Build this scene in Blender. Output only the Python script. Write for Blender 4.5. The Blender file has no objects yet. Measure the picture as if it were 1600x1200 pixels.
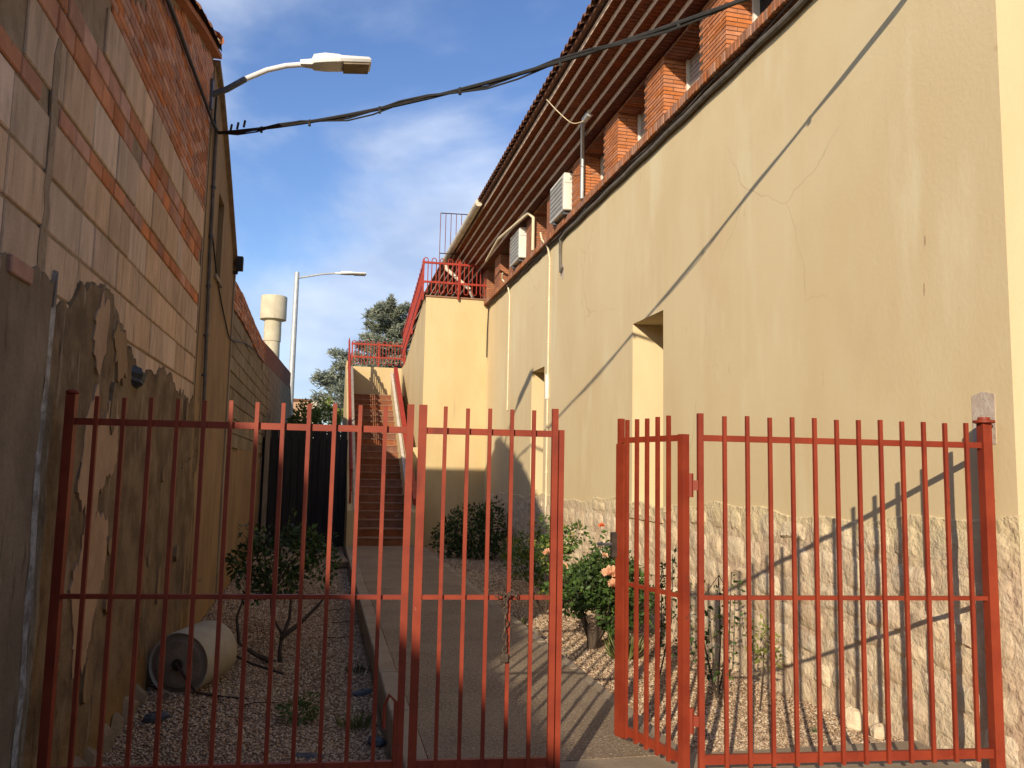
import bpy, math, random
import numpy as np
from math import sin, cos, radians, pi, atan2, sqrt
from mathutils import Vector, Matrix
random.seed(7); rng = np.random.default_rng(11)
S = bpy.context.scene
COL = S.collection
# ------------------------------------------------------------------ camera
YAW, PITCH, ROLL = radians(12.75), radians(6.1), radians(1.2)
fw = Vector((sin(YAW)*cos(PITCH), cos(YAW)*cos(PITCH), sin(PITCH)))
rt = Vector((cos(YAW), -sin(YAW), 0)); up = rt.cross(fw)
up, rt = up*cos(ROLL) - rt*sin(ROLL), rt*cos(ROLL) + up*sin(ROLL)
cd = bpy.data.cameras.new('camera'); cam = bpy.data.objects.new('camera', cd); COL.objects.link(cam)
m = Matrix((rt, up, -fw)).transposed().to_4x4(); m.translation = (0, 0, 1.5)
cam.matrix_world = m
cd.sensor_width = 36; cd.lens = 36*1280/1600; cd.clip_start = 0.05; cd.clip_end = 3000
S.camera = cam
# ------------------------------------------------------------------ light
AZ, EL = radians(29.5), radians(20.0)
sd = Vector((sin(AZ)*cos(EL), cos(AZ)*cos(EL), -sin(EL)))
sl = bpy.data.lights.new('sun', 'SUN'); sl.energy = 4.35; sl.angle = radians(0.55); sl.color = (1, .86, .66)
so = bpy.data.objects.new('sun', sl); COL.objects.link(so); so.location = (-8, -14, 12)
so.rotation_euler = sd.to_track_quat('-Z', 'Y').to_euler()
W = bpy.data.worlds.new('World'); S.world = W; W.use_nodes = True
wn, wl = W.node_tree.nodes, W.node_tree.links
wn.clear()
wo = wn.new('ShaderNodeOutputWorld'); bg = wn.new('ShaderNodeBackground'); bg.inputs['Strength'].default_value = .112
sky = wn.new('ShaderNodeTexSky'); sky.sky_type = 'NISHITA'; sky.sun_disc = False
sky.sun_elevation = EL; sky.sun_rotation = AZ + pi; sky.air_density = 1.0; sky.dust_density = .6; sky.ozone_density = 2.6
tc = wn.new('ShaderNodeTexCoord'); mp = wn.new('ShaderNodeMapping'); mp.inputs['Scale'].default_value = (1, 1, 2.1)
mp.inputs['Rotation'].default_value = (.12, .22, .5)
wl.new(tc.outputs['Generated'], mp.inputs['Vector'])
n1 = wn.new('ShaderNodeTexNoise'); n1.inputs['Scale'].default_value = 2.1; n1.inputs['Detail'].default_value = 7; n1.inputs['Roughness'].default_value = .52; n1.inputs['Distortion'].default_value = .25
n2 = wn.new('ShaderNodeTexNoise'); n2.inputs['Scale'].default_value = 6.5; n2.inputs['Detail'].default_value = 4
wl.new(mp.outputs[0], n1.inputs['Vector']); wl.new(mp.outputs[0], n2.inputs['Vector'])
cr = wn.new('ShaderNodeValToRGB'); cr.color_ramp.elements[0].position = .41; cr.color_ramp.elements[1].position = .63
cr.color_ramp.interpolation = 'EASE'
wl.new(n1.outputs['Fac'], cr.inputs['Fac'])
cc = wn.new('ShaderNodeValToRGB'); e = cc.color_ramp.elements
e[0].position = .35; e[0].color = (3.4, 4.1, 5.6, 1); e[1].position = .65; e[1].color = (5.6, 6.2, 7.3, 1)
wl.new(n2.outputs['Fac'], cc.inputs['Fac'])
mm = wn.new('ShaderNodeMath'); mm.operation = 'MULTIPLY'; mm.inputs[1].default_value = .78
wl.new(cr.outputs['Color'], mm.inputs[0])
mx = wn.new('ShaderNodeMix'); mx.data_type = 'RGBA'
hs = wn.new('ShaderNodeHueSaturation'); hs.inputs['Hue'].default_value = .512; hs.inputs['Saturation'].default_value = 1.12; hs.inputs['Value'].default_value = 1.16
wl.new(sky.outputs['Color'], hs.inputs['Color'])
wl.new(mm.outputs[0], mx.inputs[0]); wl.new(hs.outputs['Color'], mx.inputs[6]); wl.new(cc.outputs['Color'], mx.inputs[7])
wl.new(mx.outputs[2], bg.inputs['Color']); wl.new(bg.outputs[0], wo.inputs[0])
S.view_settings.view_transform = 'Standard'; S.view_settings.look = 'None'; S.view_settings.gamma = 1
S.view_settings.exposure = 0.44; S.view_settings.use_curve_mapping = False
S.render.engine = 'CYCLES'

# ================================================================== helpers
def material(name, c1, c2=None, scale=3., lo=.35, hi=.65, stretch=(1, 1, 1), bump=.15, bscale=40., rough=.85,
             rand=0., metal=0., layers=(), spec=.3, bdist=.01, detail=5.):
    """noise blend of c1/c2; layers = (colour, scale, lo, hi, stretch, kind); rand = value change per object"""
    M = bpy.data.materials.new(name); M.use_nodes = True
    n, l = M.node_tree.nodes, M.node_tree.links
    b = n['Principled BSDF']; b.inputs['Roughness'].default_value = rough; b.inputs['Metallic'].default_value = metal
    b.inputs['Specular IOR Level'].default_value = spec
    g = n.new('ShaderNodeNewGeometry')
    def coords(st):
        q = n.new('ShaderNodeMapping'); q.inputs['Scale'].default_value = st
        l.new(g.outputs['Position'], q.inputs['Vector']); return q.outputs[0]
    def ramp(src, lo, hi):
        r = n.new('ShaderNodeMapRange'); r.inputs[1].default_value = lo; r.inputs[2].default_value = hi
        r.interpolation_type = 'SMOOTHSTEP'
        l.new(src, r.inputs[0]); return r.outputs[0]
    def mix(f, a, bcol):
        q = n.new('ShaderNodeMix'); q.data_type = 'RGBA'
        if hasattr(f, 'links'): l.new(f, q.inputs[0])
        else: q.inputs[0].default_value = f
        for s_, i in ((a, 6), (bcol, 7)):
            if hasattr(s_, 'links'): l.new(s_, q.inputs[i])
            else: q.inputs[i].default_value = (*s_, 1)
        return q.outputs[2]
    def noise(sc, st, det=5.):
        t = n.new('ShaderNodeTexNoise'); t.inputs['Scale'].default_value = sc; t.inputs['Detail'].default_value = det
        t.inputs['Roughness'].default_value = .6
        l.new(coords(st), t.inputs['Vector']); return t.outputs['Fac']
    col = mix(ramp(noise(scale, stretch, detail), lo, hi), c1, c2 or c1)
    for (c, sc, a, z, st, kind) in layers:
        if kind == 'noise': f = ramp(noise(sc, st, 7), a, z)
        elif kind == 'crack':
            v = n.new('ShaderNodeTexVoronoi'); v.feature = 'DISTANCE_TO_EDGE'; v.inputs['Scale'].default_value = sc
            nz = n.new('ShaderNodeTexNoise'); nz.inputs['Scale'].default_value = sc*4; nz.inputs['Detail'].default_value = 6
            l.new(coords(st), nz.inputs['Vector'])
            ad = n.new('ShaderNodeMix'); ad.data_type = 'RGBA'; ad.blend_type = 'ADD'; ad.inputs[0].default_value = .28
            l.new(coords(st), ad.inputs[6]); l.new(nz.outputs['Color'], ad.inputs[7]); l.new(ad.outputs[2], v.inputs['Vector'])
            f1 = ramp(v.outputs['Distance'], z, 0.)
            f2 = ramp(noise(sc*.9, (1, 1, 1), 2), a, a+.08)
            q = n.new('ShaderNodeMath'); q.operation = 'MULTIPLY'; l.new(f1, q.inputs[0]); l.new(f2, q.inputs[1]); f = q.outputs[0]
        elif kind == 'height':   # a colour that belongs below / above a level, edge broken by noise
            sx = n.new('ShaderNodeSeparateXYZ'); l.new(g.outputs['Position'], sx.inputs[0])
            q = n.new('ShaderNodeMath'); q.operation = 'MULTIPLY_ADD'; q.inputs[1].default_value = sc
            l.new(noise(2.2, st, 7), q.inputs[0]); l.new(sx.outputs['Z'], q.inputs[2]); f = ramp(q.outputs[0], a, z)
        col = mix(f, col, c)
    if rand:
        oi = n.new('ShaderNodeObjectInfo')
        h = n.new('ShaderNodeHueSaturation')
        r = n.new('ShaderNodeMapRange'); r.inputs[3].default_value = 1-rand; r.inputs[4].default_value = 1+rand
        l.new(oi.outputs['Random'], r.inputs[0]); l.new(r.outputs[0], h.inputs['Value'])
        q = n.new('ShaderNodeMath'); q.operation = 'MULTIPLY'; q.inputs[1].default_value = 7.13
        q2 = n.new('ShaderNodeMath'); q2.operation = 'FRACT'
        r2 = n.new('ShaderNodeMapRange'); r2.inputs[3].default_value = 1-rand*1.0; r2.inputs[4].default_value = 1+rand*.5
        l.new(oi.outputs['Random'], q.inputs[0]); l.new(q.outputs[0], q2.inputs[0]); l.new(q2.outputs[0], r2.inputs[0])
        l.new(r2.outputs[0], h.inputs['Saturation'])
        l.new(col, h.inputs['Color']); col = h.outputs['Color']
    l.new(col, b.inputs['Base Color'])
    if bump:
        bp = n.new('ShaderNodeBump'); bp.inputs['Strength'].default_value = bump; bp.inputs['Distance'].default_value = bdist
        l.new(noise(bscale, (1, 1, 1), 6), bp.inputs['Height']); l.new(bp.outputs[0], b.inputs['Normal'])
    return M

def brick_mat(name, c1, c2, mortar, bw, bh, axis, msize=.008, rough=.9):
    """bricks too far away to build one by one; axis picks the wall plane ('y' runs along Y, 'x' along X)"""
    M = bpy.data.materials.new(name); M.use_nodes = True
    n, l = M.node_tree.nodes, M.node_tree.links
    b = n['Principled BSDF']; b.inputs['Roughness'].default_value = rough
    g = n.new('ShaderNodeNewGeometry'); sx = n.new('ShaderNodeSeparateXYZ'); cb = n.new('ShaderNodeCombineXYZ')
    l.new(g.outputs['Position'], sx.inputs[0])
    l.new(sx.outputs['Y' if axis == 'y' else 'X'], cb.inputs[0]); l.new(sx.outputs['Z'], cb.inputs[1])
    t = n.new('ShaderNodeTexBrick'); t.inputs['Scale'].default_value = 1; t.inputs['Brick Width'].default_value = bw
    t.inputs['Row Height'].default_value = bh; t.inputs['Mortar Size'].default_value = msize
    t.inputs['Color1'].default_value = (*c1, 1); t.inputs['Color2'].default_value = (*c2, 1); t.inputs['Mortar'].default_value = (*mortar, 1)
    l.new(cb.outputs[0], t.inputs['Vector'])
    nz = n.new('ShaderNodeTexNoise'); nz.inputs['Scale'].default_value = 5; nz.inputs['Detail'].default_value = 6
    l.new(g.outputs['Position'], nz.inputs['Vector'])
    r = n.new('ShaderNodeMapRange'); r.inputs[1].default_value = .3; r.inputs[2].default_value = .7; r.inputs[3].default_value = .72; r.inputs[4].default_value = 1.15
    l.new(nz.outputs['Fac'], r.inputs[0])
    h = n.new('ShaderNodeHueSaturation'); l.new(r.outputs[0], h.inputs['Value']); l.new(t.outputs['Color'], h.inputs['Color'])
    l.new(h.outputs['Color'], b.inputs['Base Color'])
    bp = n.new('ShaderNodeBump'); bp.inputs['Strength'].default_value = .5; bp.inputs['Distance'].default_value = .01; bp.invert = True
    l.new(t.outputs['Fac'], bp.inputs['Height']); l.new(bp.outputs[0], b.inputs['Normal'])
    return M

class MB:
    def __init__(s): s.v = []; s.f = []
    def add(s, vs, fs):
        o = len(s.v); s.v += [tuple(p) for p in vs]; s.f += [tuple(i+o for i in q) for q in fs]; return s
    def box(s, a, b, bev=0.):
        x0, y0, z0 = a; x1, y1, z1 = b
        if bev <= 0:
            return s.add([(x0,y0,z0),(x1,y0,z0),(x1,y1,z0),(x0,y1,z0),(x0,y0,z1),(x1,y0,z1),(x1,y1,z1),(x0,y1,z1)],
                         [(3,2,1,0),(4,5,6,7),(0,1,5,4),(1,2,6,5),(2,3,7,6),(3,0,4,7)])
        vs, ix = [], {}
        for i, x in enumerate((x0, x1)):
            for j, y in enumerate((y0, y1)):
                for k, z in enumerate((z0, z1)):
                    sx, sy, sz = (1, -1)[i]*bev, (1, -1)[j]*bev, (1, -1)[k]*bev
                    for t, p in enumerate(((x, y+sy, z+sz), (x+sx, y, z+sz), (x+sx, y+sy, z))):
                        ix[i, j, k, t] = len(vs); vs.append(p)
        fs = []
        I = lambda i, j, k, t: ix[i, j, k, t]
        for i in (0, 1):
            q = [I(i,0,0,0), I(i,1,0,0), I(i,1,1,0), I(i,0,1,0)]; fs.append(q if i else q[::-1])
            q = [I(0,i,0,1), I(1,i,0,1), I(1,i,1,1), I(0,i,1,1)]; fs.append(q[::-1] if i else q)
            q = [I(0,0,i,2), I(1,0,i,2), I(1,1,i,2), I(0,1,i,2)]; fs.append(q if i else q[::-1])
        for a_ in (0, 1):
            for b_ in (0, 1):
                fs.append([I(a_,b_,0,0), I(a_,b_,1,0), I(a_,b_,1,1), I(a_,b_,0,1)])
                fs.append([I(a_,0,b_,0), I(a_,1,b_,0), I(a_,1,b_,2), I(a_,0,b_,2)])
                fs.append([I(0,a_,b_,1), I(1,a_,b_,1), I(1,a_,b_,2), I(0,a_,b_,2)])
                for c_ in (0, 1): fs.append([I(a_,b_,c_,0), I(a_,b_,c_,1), I(a_,b_,c_,2)])
        return s.add(vs, fs)
    def beam(s, p, q, w, h, upv=(0, 0, 1)):
        p, q = Vector(p), Vector(q); d = (q-p).normalized(); u = Vector(upv)
        if abs(d.dot(u)) > .98: u = Vector((0, 1, 0))
        r = d.cross(u).normalized(); u = r.cross(d)
        vs = [c + r*a*w/2 + u*b*h/2 for c in (p, q) for a, b in ((-1,-1),(1,-1),(1,1),(-1,1))]
        return s.add(vs, [(3,2,1,0),(4,5,6,7),(0,1,5,4),(1,2,6,5),(2,3,7,6),(3,0,4,7)])
    def tube(s, pts, r, n=8, caps=True):
        pts = [Vector(p) for p in pts]; rs = r if isinstance(r, (list, tuple)) else [r]*len(pts)
        rings = []; prev = None
        for i, p in enumerate(pts):
            d = (pts[min(i+1, len(pts)-1)] - pts[max(i-1, 0)])
            d = d.normalized() if d.length > 1e-9 else Vector((0, 0, 1))
            if prev is None: a = d.cross(Vector((0, 0, 1)) if abs(d.z) < .9 else Vector((1, 0, 0))).normalized()
            else: a = (prev - d*prev.dot(d)).normalized()
            prev = a; b = d.cross(a)
            rings.append([p + (a*cos(2*pi*k/n) + b*sin(2*pi*k/n))*rs[i] for k in range(n)])
        vs = [v for g in rings for v in g]
        fs = [(i*n+k, i*n+(k+1) % n, (i+1)*n+(k+1) % n, (i+1)*n+k) for i in range(len(pts)-1) for k in range(n)]
        if caps: fs += [tuple(range(n))[::-1], tuple((len(pts)-1)*n+k for k in range(n))]
        return s.add(vs, fs)
    def lathe(s, prof, n=24, c=(0, 0, 0)):
        vs = [(c[0]+r*cos(2*pi*k/n), c[1]+r*sin(2*pi*k/n), c[2]+z) for r, z in prof for k in range(n)]
        fs = [(i*n+k, i*n+(k+1) % n, (i+1)*n+(k+1) % n, (i+1)*n+k) for i in range(len(prof)-1) for k in range(n)]
        fs += [tuple(range(n))[::-1], tuple((len(prof)-1)*n+k for k in range(n))]
        return s.add(vs, fs)
    def prism(s, poly, axis, a, b):
        """poly of 2-D points extruded along axis ('x': poly is (y,z); 'y': (x,z); 'z': (x,y))"""
        def P(p, t): return {'x': (t, p[0], p[1]), 'y': (p[0], t, p[1]), 'z': (p[0], p[1], t)}[axis]
        k = len(poly)
        vs = [P(p, a) for p in poly] + [P(p, b) for p in poly]
        fs = [tuple(range(k)), tuple(range(k, 2*k))[::-1]] + [(i, i+k, (i+1) % k+k, (i+1) % k) for i in range(k)]
        return s.add(vs, fs)
    def mesh(s, name, mat, smooth=False, off=(0, 0, 0)):
        me = bpy.data.meshes.new(name)
        o = Vector(off)
        me.from_pydata([tuple(Vector(v)-o) for v in s.v], [], s.f); me.update()
        import bmesh
        if len(s.f) < 6000:
            bm = bmesh.new(); bm.from_mesh(me); bmesh.ops.recalc_face_normals(bm, faces=bm.faces); bm.to_mesh(me); bm.free()
        if mat: me.materials.append(mat)
        if smooth:
            me.polygons.foreach_set('use_smooth', [True]*len(me.polygons))
            try: me.set_sharp_from_angle(angle=radians(40))
            except Exception: pass
        return me
    def build(s, name, mat, parent=None, smooth=False, off=None):
        if off is None:
            off = parent_world(parent) if parent else s.base()
        ob = bpy.data.objects.new(name, s.mesh(name, mat, smooth, off)); COL.objects.link(ob)
        if parent: ob.parent = parent; ob.location = Vector(off) - parent_world(parent)
        else: ob.location = off
        return ob
    def base(s):
        a = np.array(s.v); lo, hi = a.min(0), a.max(0)
        return Vector(((lo[0]+hi[0])/2, (lo[1]+hi[1])/2, lo[2]))

def parent_world(p):
    v = Vector((0, 0, 0))
    while p: v += p.location; p = p.parent
    return v
def tag(o, label=None, cat=None, group=None, kind=None):
    if label: o['label'] = label
    if cat: o['category'] = cat
    if group: o['group'] = group
    if kind: o['kind'] = kind
    return o
def thing(name, loc, label, cat, group=None):
    o = bpy.data.objects.new(name, None); COL.objects.link(o); o.location = loc; o.empty_display_size = .2
    return tag(o, label, cat, group)
def piece(name, me, loc, parent, scale=None, rot=None):
    o = bpy.data.objects.new(name, me); COL.objects.link(o); o.parent = parent
    o.location = Vector(loc) - parent_world(parent)
    if scale: o.scale = scale
    if rot: o.rotation_euler = rot
    return o
def soup(name, V, F, mat, parent=None, smooth=False):
    """fast mesh from numpy arrays; all faces the same size"""
    me = bpy.data.meshes.new(name); k = F.shape[1]
    off = np.array(parent_world(parent)) if parent else np.zeros(3)
    me.vertices.add(len(V)); me.vertices.foreach_set('co', (V-off).astype(np.float32).ravel())
    me.loops.add(F.size); me.loops.foreach_set('vertex_index', F.astype(np.int32).ravel())
    me.polygons.add(len(F)); me.polygons.foreach_set('loop_start', np.arange(0, F.size, k, dtype=np.int32))
    me.update(calc_edges=True); me.validate()
    if smooth: me.polygons.foreach_set('use_smooth', [True]*len(F))
    me.materials.append(mat)
    o = bpy.data.objects.new(name, me); COL.objects.link(o)
    if parent: o.parent = parent
    return o

# ================================================================== materials
OCHRE = material('ochre_render', (.645, .525, .315), (.61, .475, .27), scale=1.1, stretch=(1, .8, .45), bump=.32, bscale=32, rough=.95, bdist=.006,
    layers=[((.67, .57, .36), 2.2, .5, .75, (1, 1, .25), 'noise'), ((.56, .45, .26), 5, .60, .78, (1, 1, .07), 'noise'), ((.60, .46, .265), .7, .55, .72, (1, 1, .5), 'noise'),
            ((.535, .425, .245), .55, .54, .007, (1, 1, 1), 'crack'), ((.545, .435, .25), 1.7, .64, .007, (1, 1, 1), 'crack'), ((.53, .41, .23), 9, .70, .74, (1, 1, .35), 'noise')])
OCHRE2 = material('pale_ochre_render', (.555, .435, .24), (.51, .385, .20), scale=1.6, stretch=(1, 1, .4), bump=.25, bscale=45, rough=.95, bdist=.006,
    layers=[((.42, .33, .19), 3., .60, .80, (2.5, 1, .18), 'noise'), ((.48, .36, .2), 1.2, .6, .012, (1, 1, 1), 'crack')])
STONE = material('plinth_stone', (.69, .56, .38), (.56, .42, .275), scale=2.6, bump=.9, bscale=16, rough=.95, rand=.09, bdist=.03,
    layers=[((.66, .545, .37), 9, .52, .66, (1, 1, .6), 'noise'), ((.645, .525, .315), .5, 1.22, 1.50, (1, 1, 1), 'height')])
MORTAR = material('plinth_mortar', (.53, .39, .26), (.67, .545, .37), scale=2.4, bump=.9, bscale=14, bdist=.035, rough=.95, layers=[((.645, .525, .315), .5, 1.18, 1.46, (1, 1, 1), 'height')])
RED = material('red_gate_paint', (.25, .038, .0145), (.195, .026, .0105), scale=5, bump=.05, bscale=60, rough=.55, spec=.3,
    layers=[((.15, .024, .012), 11, .58, .74, (1, 1, .35), 'noise'), ((.10, .04, .02), 26, .68, .73, (1, 1, .6), 'noise'), ((.42, .36, .30), 34, .735, .75, (1, 1, .5), 'noise')])
REDTRIM = material('red_railing_paint', (.33, .035, .018), (.26, .028, .015), scale=9, bump=0, rough=.5)
BRICK = material('pier_brick', (.52, .195, .075), (.42, .145, .055), scale=9, bump=.35, bscale=70, rough=.9, rand=.1)
SILLB = material('sill_brick', (.33, .14, .065), (.26, .10, .05), scale=9, bump=.35, bscale=70, rough=.9, rand=.22)
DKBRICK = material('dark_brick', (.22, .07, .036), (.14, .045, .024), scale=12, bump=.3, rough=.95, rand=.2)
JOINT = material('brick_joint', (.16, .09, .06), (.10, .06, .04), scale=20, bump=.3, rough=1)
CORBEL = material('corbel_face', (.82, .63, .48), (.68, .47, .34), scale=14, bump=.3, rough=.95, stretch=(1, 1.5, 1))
TILE = material('roof_tile', (.20, .085, .045), (.13, .06, .035), scale=8, bump=.4, rough=.95, layers=[((.3, .26, .17), 10, .6, .72, (1, 1, 1), 'noise')])
BLOCK = material('concrete_block', (.62, .44, .30), (.51, .355, .235), scale=4, bump=.7, bscale=60, rough=.97, rand=.17, stretch=(1, 2, .5),
    layers=[((.40, .285, .19), 14, .48, .72, (1, 1.5, .22), 'noise'), ((.68, .46, .35), 2.5, .55, .75, (1, 1, 1), 'noise')])
LBRICK = material('old_brick', (.50, .21, .105), (.39, .155, .075), scale=7, bump=.5, bscale=50, rough=.95, rand=.28,
    layers=[((.22, .15, .10), 11, .58, .75, (1, 1, .5), 'noise')])
LMORT = material('grey_mortar', (.34, .255, .175), (.26, .19, .125), scale=9, bump=.8, bscale=25, bdist=.02, rough=1)
OLDPL = material('weathered_plaster', (.22, .155, .09), (.12, .08, .043), scale=3.4, bump=1., bscale=16, bdist=.02, rough=1,
    layers=[((.29, .225, .155), 6, .56, .70, (1, 1.5, .35), 'noise'), ((.055, .038, .024), 9, .6, .72, (1, 1.6, .25), 'noise'),
            ((.05, .034, .02), 1.1, .58, .012, (1, 1, 1), 'crack'), ((.23, .13, .035), 1.3, .95, .25, (1, 1, 1), 'height')])
GREYPL = material('grey_plaster', (.24, .18, .12), (.175, .125, .08), scale=2.5, bump=.8, bscale=20, bdist=.015, rough=1,
    layers=[((.115, .08, .05), 8, .55, .70, (1, 2, .3), 'noise'), ((.31, .245, .175), 12, .62, .75, (1, 1.5, .35), 'noise')])
WHITEPL = material('lime_edge', (.44, .41, .38), (.20, .17, .14), scale=12, bump=1., bscale=30, bdist=.02, rough=1)
PALEPL = material('pale_undercoat', (.42, .28, .175), (.34, .22, .135), scale=5, bump=.5, bscale=35, rough=1, layers=[((.27, .16, .09), 8, .6, .75, (1, 1, .4), 'noise')])
TANPL = material('tan_plaster', (.31, .205, .105), (.23, .15, .078), scale=2.2, bump=.6, bscale=22, rough=1, stretch=(1, 1, .4),
    layers=[((.13, .09, .05), 4, .58, .75, (1, 1, .25), 'noise'), ((.09, .06, .035), .8, .6, .012, (1, 1, 1), 'crack'), ((.30, .17, .045), 1.2, .7, .1, (1, 1, 1), 'height')])
CBLOCK = material('tan_block', (.26, .205, .13), (.215, .165, .10), scale=3, bump=.6, bscale=40, rough=1, rand=.14)
CBLOCKF = brick_mat('tan_block_far', (.25, .195, .12), (.22, .17, .105), (.14, .105, .065), .4, .2, 'y')
RBRICKF = brick_mat('red_brick_far', (.26, .085, .035), (.20, .065, .03), (.13, .075, .045), .25, .065, 'y')
PBRICKF = brick_mat('pier_brick_far', (.42, .15, .055), (.33, .11, .045), (.16, .09, .06), .24, .044, 'x')
STEP = material('stair_brick', (.25, .095, .045), (.18, .065, .032), scale=6, bump=.4, bscale=50, rough=.9, rand=.16, layers=[((.34, .20, .13), 5, .62, .72, (1, 1, 1), 'noise')])
NOSE = material('stair_tread', (.30, .165, .105), (.23, .12, .075), scale=8, bump=.3, rough=.9)
WHITE = material('white_coping', (.62, .56, .46), (.5, .43, .33), scale=6, bump=.2, rough=.9)
PATH = material('path_aggregate', (.26, .195, .13), (.20, .145, .095), scale=1.5, bump=.9, bscale=70, bdist=.012, rough=.95,
    layers=[((.42, .34, .25), 60, .54, .62, (1, 1, 1), 'noise'), ((.09, .065, .045), 48, .57, .66, (1, 1, 1), 'noise'), ((.14, .10, .07), .9, .56, .006, (1, 1, 1), 'crack')])
KERB = material('path_edging', (.31, .25, .18), (.25, .19, .13), scale=3, bump=.5, bscale=50, rough=.95)
SOIL = material('bed_soil', (.26, .18, .115), (.20, .135, .085), scale=5, bump=.9, bscale=40, bdist=.02, rough=1)
GROUND = material('open_ground', (.20, .15, .09), (.14, .12, .06), scale=.3, bump=.3, bscale=5, rough=1)
PEB = [material('pebble_%d' % i, c, tuple(x*.78 for x in c), scale=45, bump=0, rough=.8) for i, c in enumerate([(.50, .365, .235), (.38, .255, .16), (.58, .465, .33), (.26, .175, .11)])]
DARKW = material('dark_board', (.028, .025, .024), (.018, .016, .016), scale=6, stretch=(3, 3, .3), bump=.3, rough=.75, rand=.3)
GALV = material('galvanised_steel', (.46, .47, .47), (.38, .39, .40), scale=8, bump=0, rough=.5, metal=.3)
DKGALV = material('dark_steel', (.12, .125, .13), (.09, .09, .10), scale=8, bump=0, rough=.55, metal=.3)
LAMPW = material('lamp_housing', (.66, .66, .64), (.6, .6, .58), scale=6, bump=0, rough=.4)
LENS = material('lamp_lens', (.26, .20, .12), (.20, .15, .09), scale=6, bump=0, rough=.15, spec=.6)
BLACKC = material('black_cable', (.022, .021, .02), (.03, .028, .026), scale=20, bump=.2, rough=.6)
GREYC = material('grey_conduit', (.16, .14, .115), (.11, .095, .08), scale=12, bump=.2, rough=.7)
CREAMC = material('cream_conduit', (.66, .57, .40), (.6, .5, .34), scale=6, bump=0, rough=.6)
ACW = material('ac_casing', (.72, .70, .64), (.62, .59, .52), scale=3, stretch=(1, 1, .2), bump=0, rough=.5)
ACG = material('ac_grille', (.36, .35, .33), (.30, .29, .27), scale=9, bump=0, rough=.6)
SHUT = material('shutter_slat', (.42, .40, .37), (.34, .32, .29), scale=6, bump=0, rough=.6)
WFRAME = material('window_frame', (.74, .71, .64), (.66, .62, .54), scale=4, bump=0, rough=.5)
CONC = material('tower_concrete', (.50, .45, .33), (.43, .38, .28), scale=.6, bump=.2, rough=.95, layers=[((.33, .28, .2), 1, .58, .75, (1, 1, .2), 'noise')])
ROLLC = material('roller_concrete', (.40, .36, .28), (.33, .29, .22), scale=5, bump=.5, bscale=60, rough=.9)
ROLLF = material('roller_end', (.30, .235, .16), (.22, .17, .115), scale=7, bump=.8, bscale=45, rough=1)
RUST = material('rusty_iron', (.055, .035, .025), (.03, .022, .018), scale=20, bump=.3, rough=.8)
SLATE = material('slate', (.06, .07, .085), (.04, .045, .055), scale=10, bump=.5, rough=.6)
ROCK = material('rock', (.24, .19, .13), (.17, .13, .09), scale=6, bump=.8, rough=1)
def leaf_mat(name, c1, c2, sc=14):
    M = material(name, c1, c2, scale=sc, bump=0, rough=.5, spec=.35)
    n, l = M.node_tree.nodes, M.node_tree.links
    b = n['Principled BSDF']; o = n['Material Output']
    t = n.new('ShaderNodeBsdfTranslucent'); a = n.new('ShaderNodeMixShader'); a.inputs[0].default_value = .25
    l.new(b.inputs['Base Color'].links[0].from_socket, t.inputs['Color'])
    l.new(b.outputs[0], a.inputs[1]); l.new(t.outputs[0], a.inputs[2]); l.new(a.outputs[0], o.inputs['Surface'])
    return M
LEAF = leaf_mat('rose_leaf', (.045, .095, .022), (.10, .165, .038))
LEAFY = leaf_mat('yellow_green_leaf', (.16, .20, .035), (.26, .25, .06))
LEAFD = leaf_mat('dark_leaf', (.028, .05, .016), (.05, .08, .022))
LEAFB = leaf_mat('bright_shrub_leaf', (.14, .19, .035), (.20, .22, .05), 6)
GRASS = leaf_mat('grass_blade', (.13, .17, .045), (.26, .24, .10))
NEEDLE = leaf_mat('blue_cedar_needle', (.19, .225, .175), (.30, .32, .235), 3)
BARK = material('bark', (.085, .06, .042), (.05, .036, .026), scale=12, bump=.9, bscale=30, rough=1, stretch=(1, 1, .3))
PETAL = leaf_mat('peach_petal', (.78, .42, .25), (.82, .54, .36), 30)
PETAL2 = leaf_mat('coral_petal', (.72, .15, .06), (.75, .22, .09), 30)

# ================================================================== the setting
XL, XR = -1.25, 3.5
g = MB().add([(-900, -60, -.62), (900, -60, -.62), (900, 1500, -.62), (-900, 1500, -.62)], [(0, 1, 2, 3)])
tag(g.build('ground', GROUND, off=(0, 0, 0)), kind='structure')
# street in front of the gate
m_ = MB().box((-40, -25, -.5), (40, 3.30, -.03)); tag(m_.build('street', PATH, off=(0, 0, 0)), kind='structure')
m_ = MB().box((-1.6, 3.42, -.4), (3.42, 4.30, -.004)); tag(m_.build('threshold', KERB, off=(0, 0, 0)), kind='structure')
def bedz(x, y):
    if x < 1: 
        b = -.22 + .02*max(0, y-9)*.6
        return min(b, -.06) + .02*sin(x*3.1+y*1.7)
    t = min(1, max(0, (y-4.2)/1.6))
    return -.035 - .11*t + .012*sin(y*2.3+x*2)
def bed(name, x0, x1, y0, y1, nx, ny):
    vs = [(x0+(x1-x0)*i/nx, y0+(y1-y0)*j/ny, bedz(x0+(x1-x0)*i/nx, y0+(y1-y0)*j/ny)) for j in range(ny+1) for i in range(nx+1)]
    fs = [(j*(nx+1)+i, j*(nx+1)+i+1, (j+1)*(nx+1)+i+1, (j+1)*(nx+1)+i) for j in range(ny) for i in range(nx)]
    return tag(MB().add(vs, fs).build(name, SOIL, off=(0, 0, 0), smooth=True), kind='structure')
bed('planting_bed', XL-.1, .46, 4.28, 24, 12, 110)
bed('planting_bed', 1.88, XR+.1, 4.18, 18.2, 12, 80)
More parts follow.
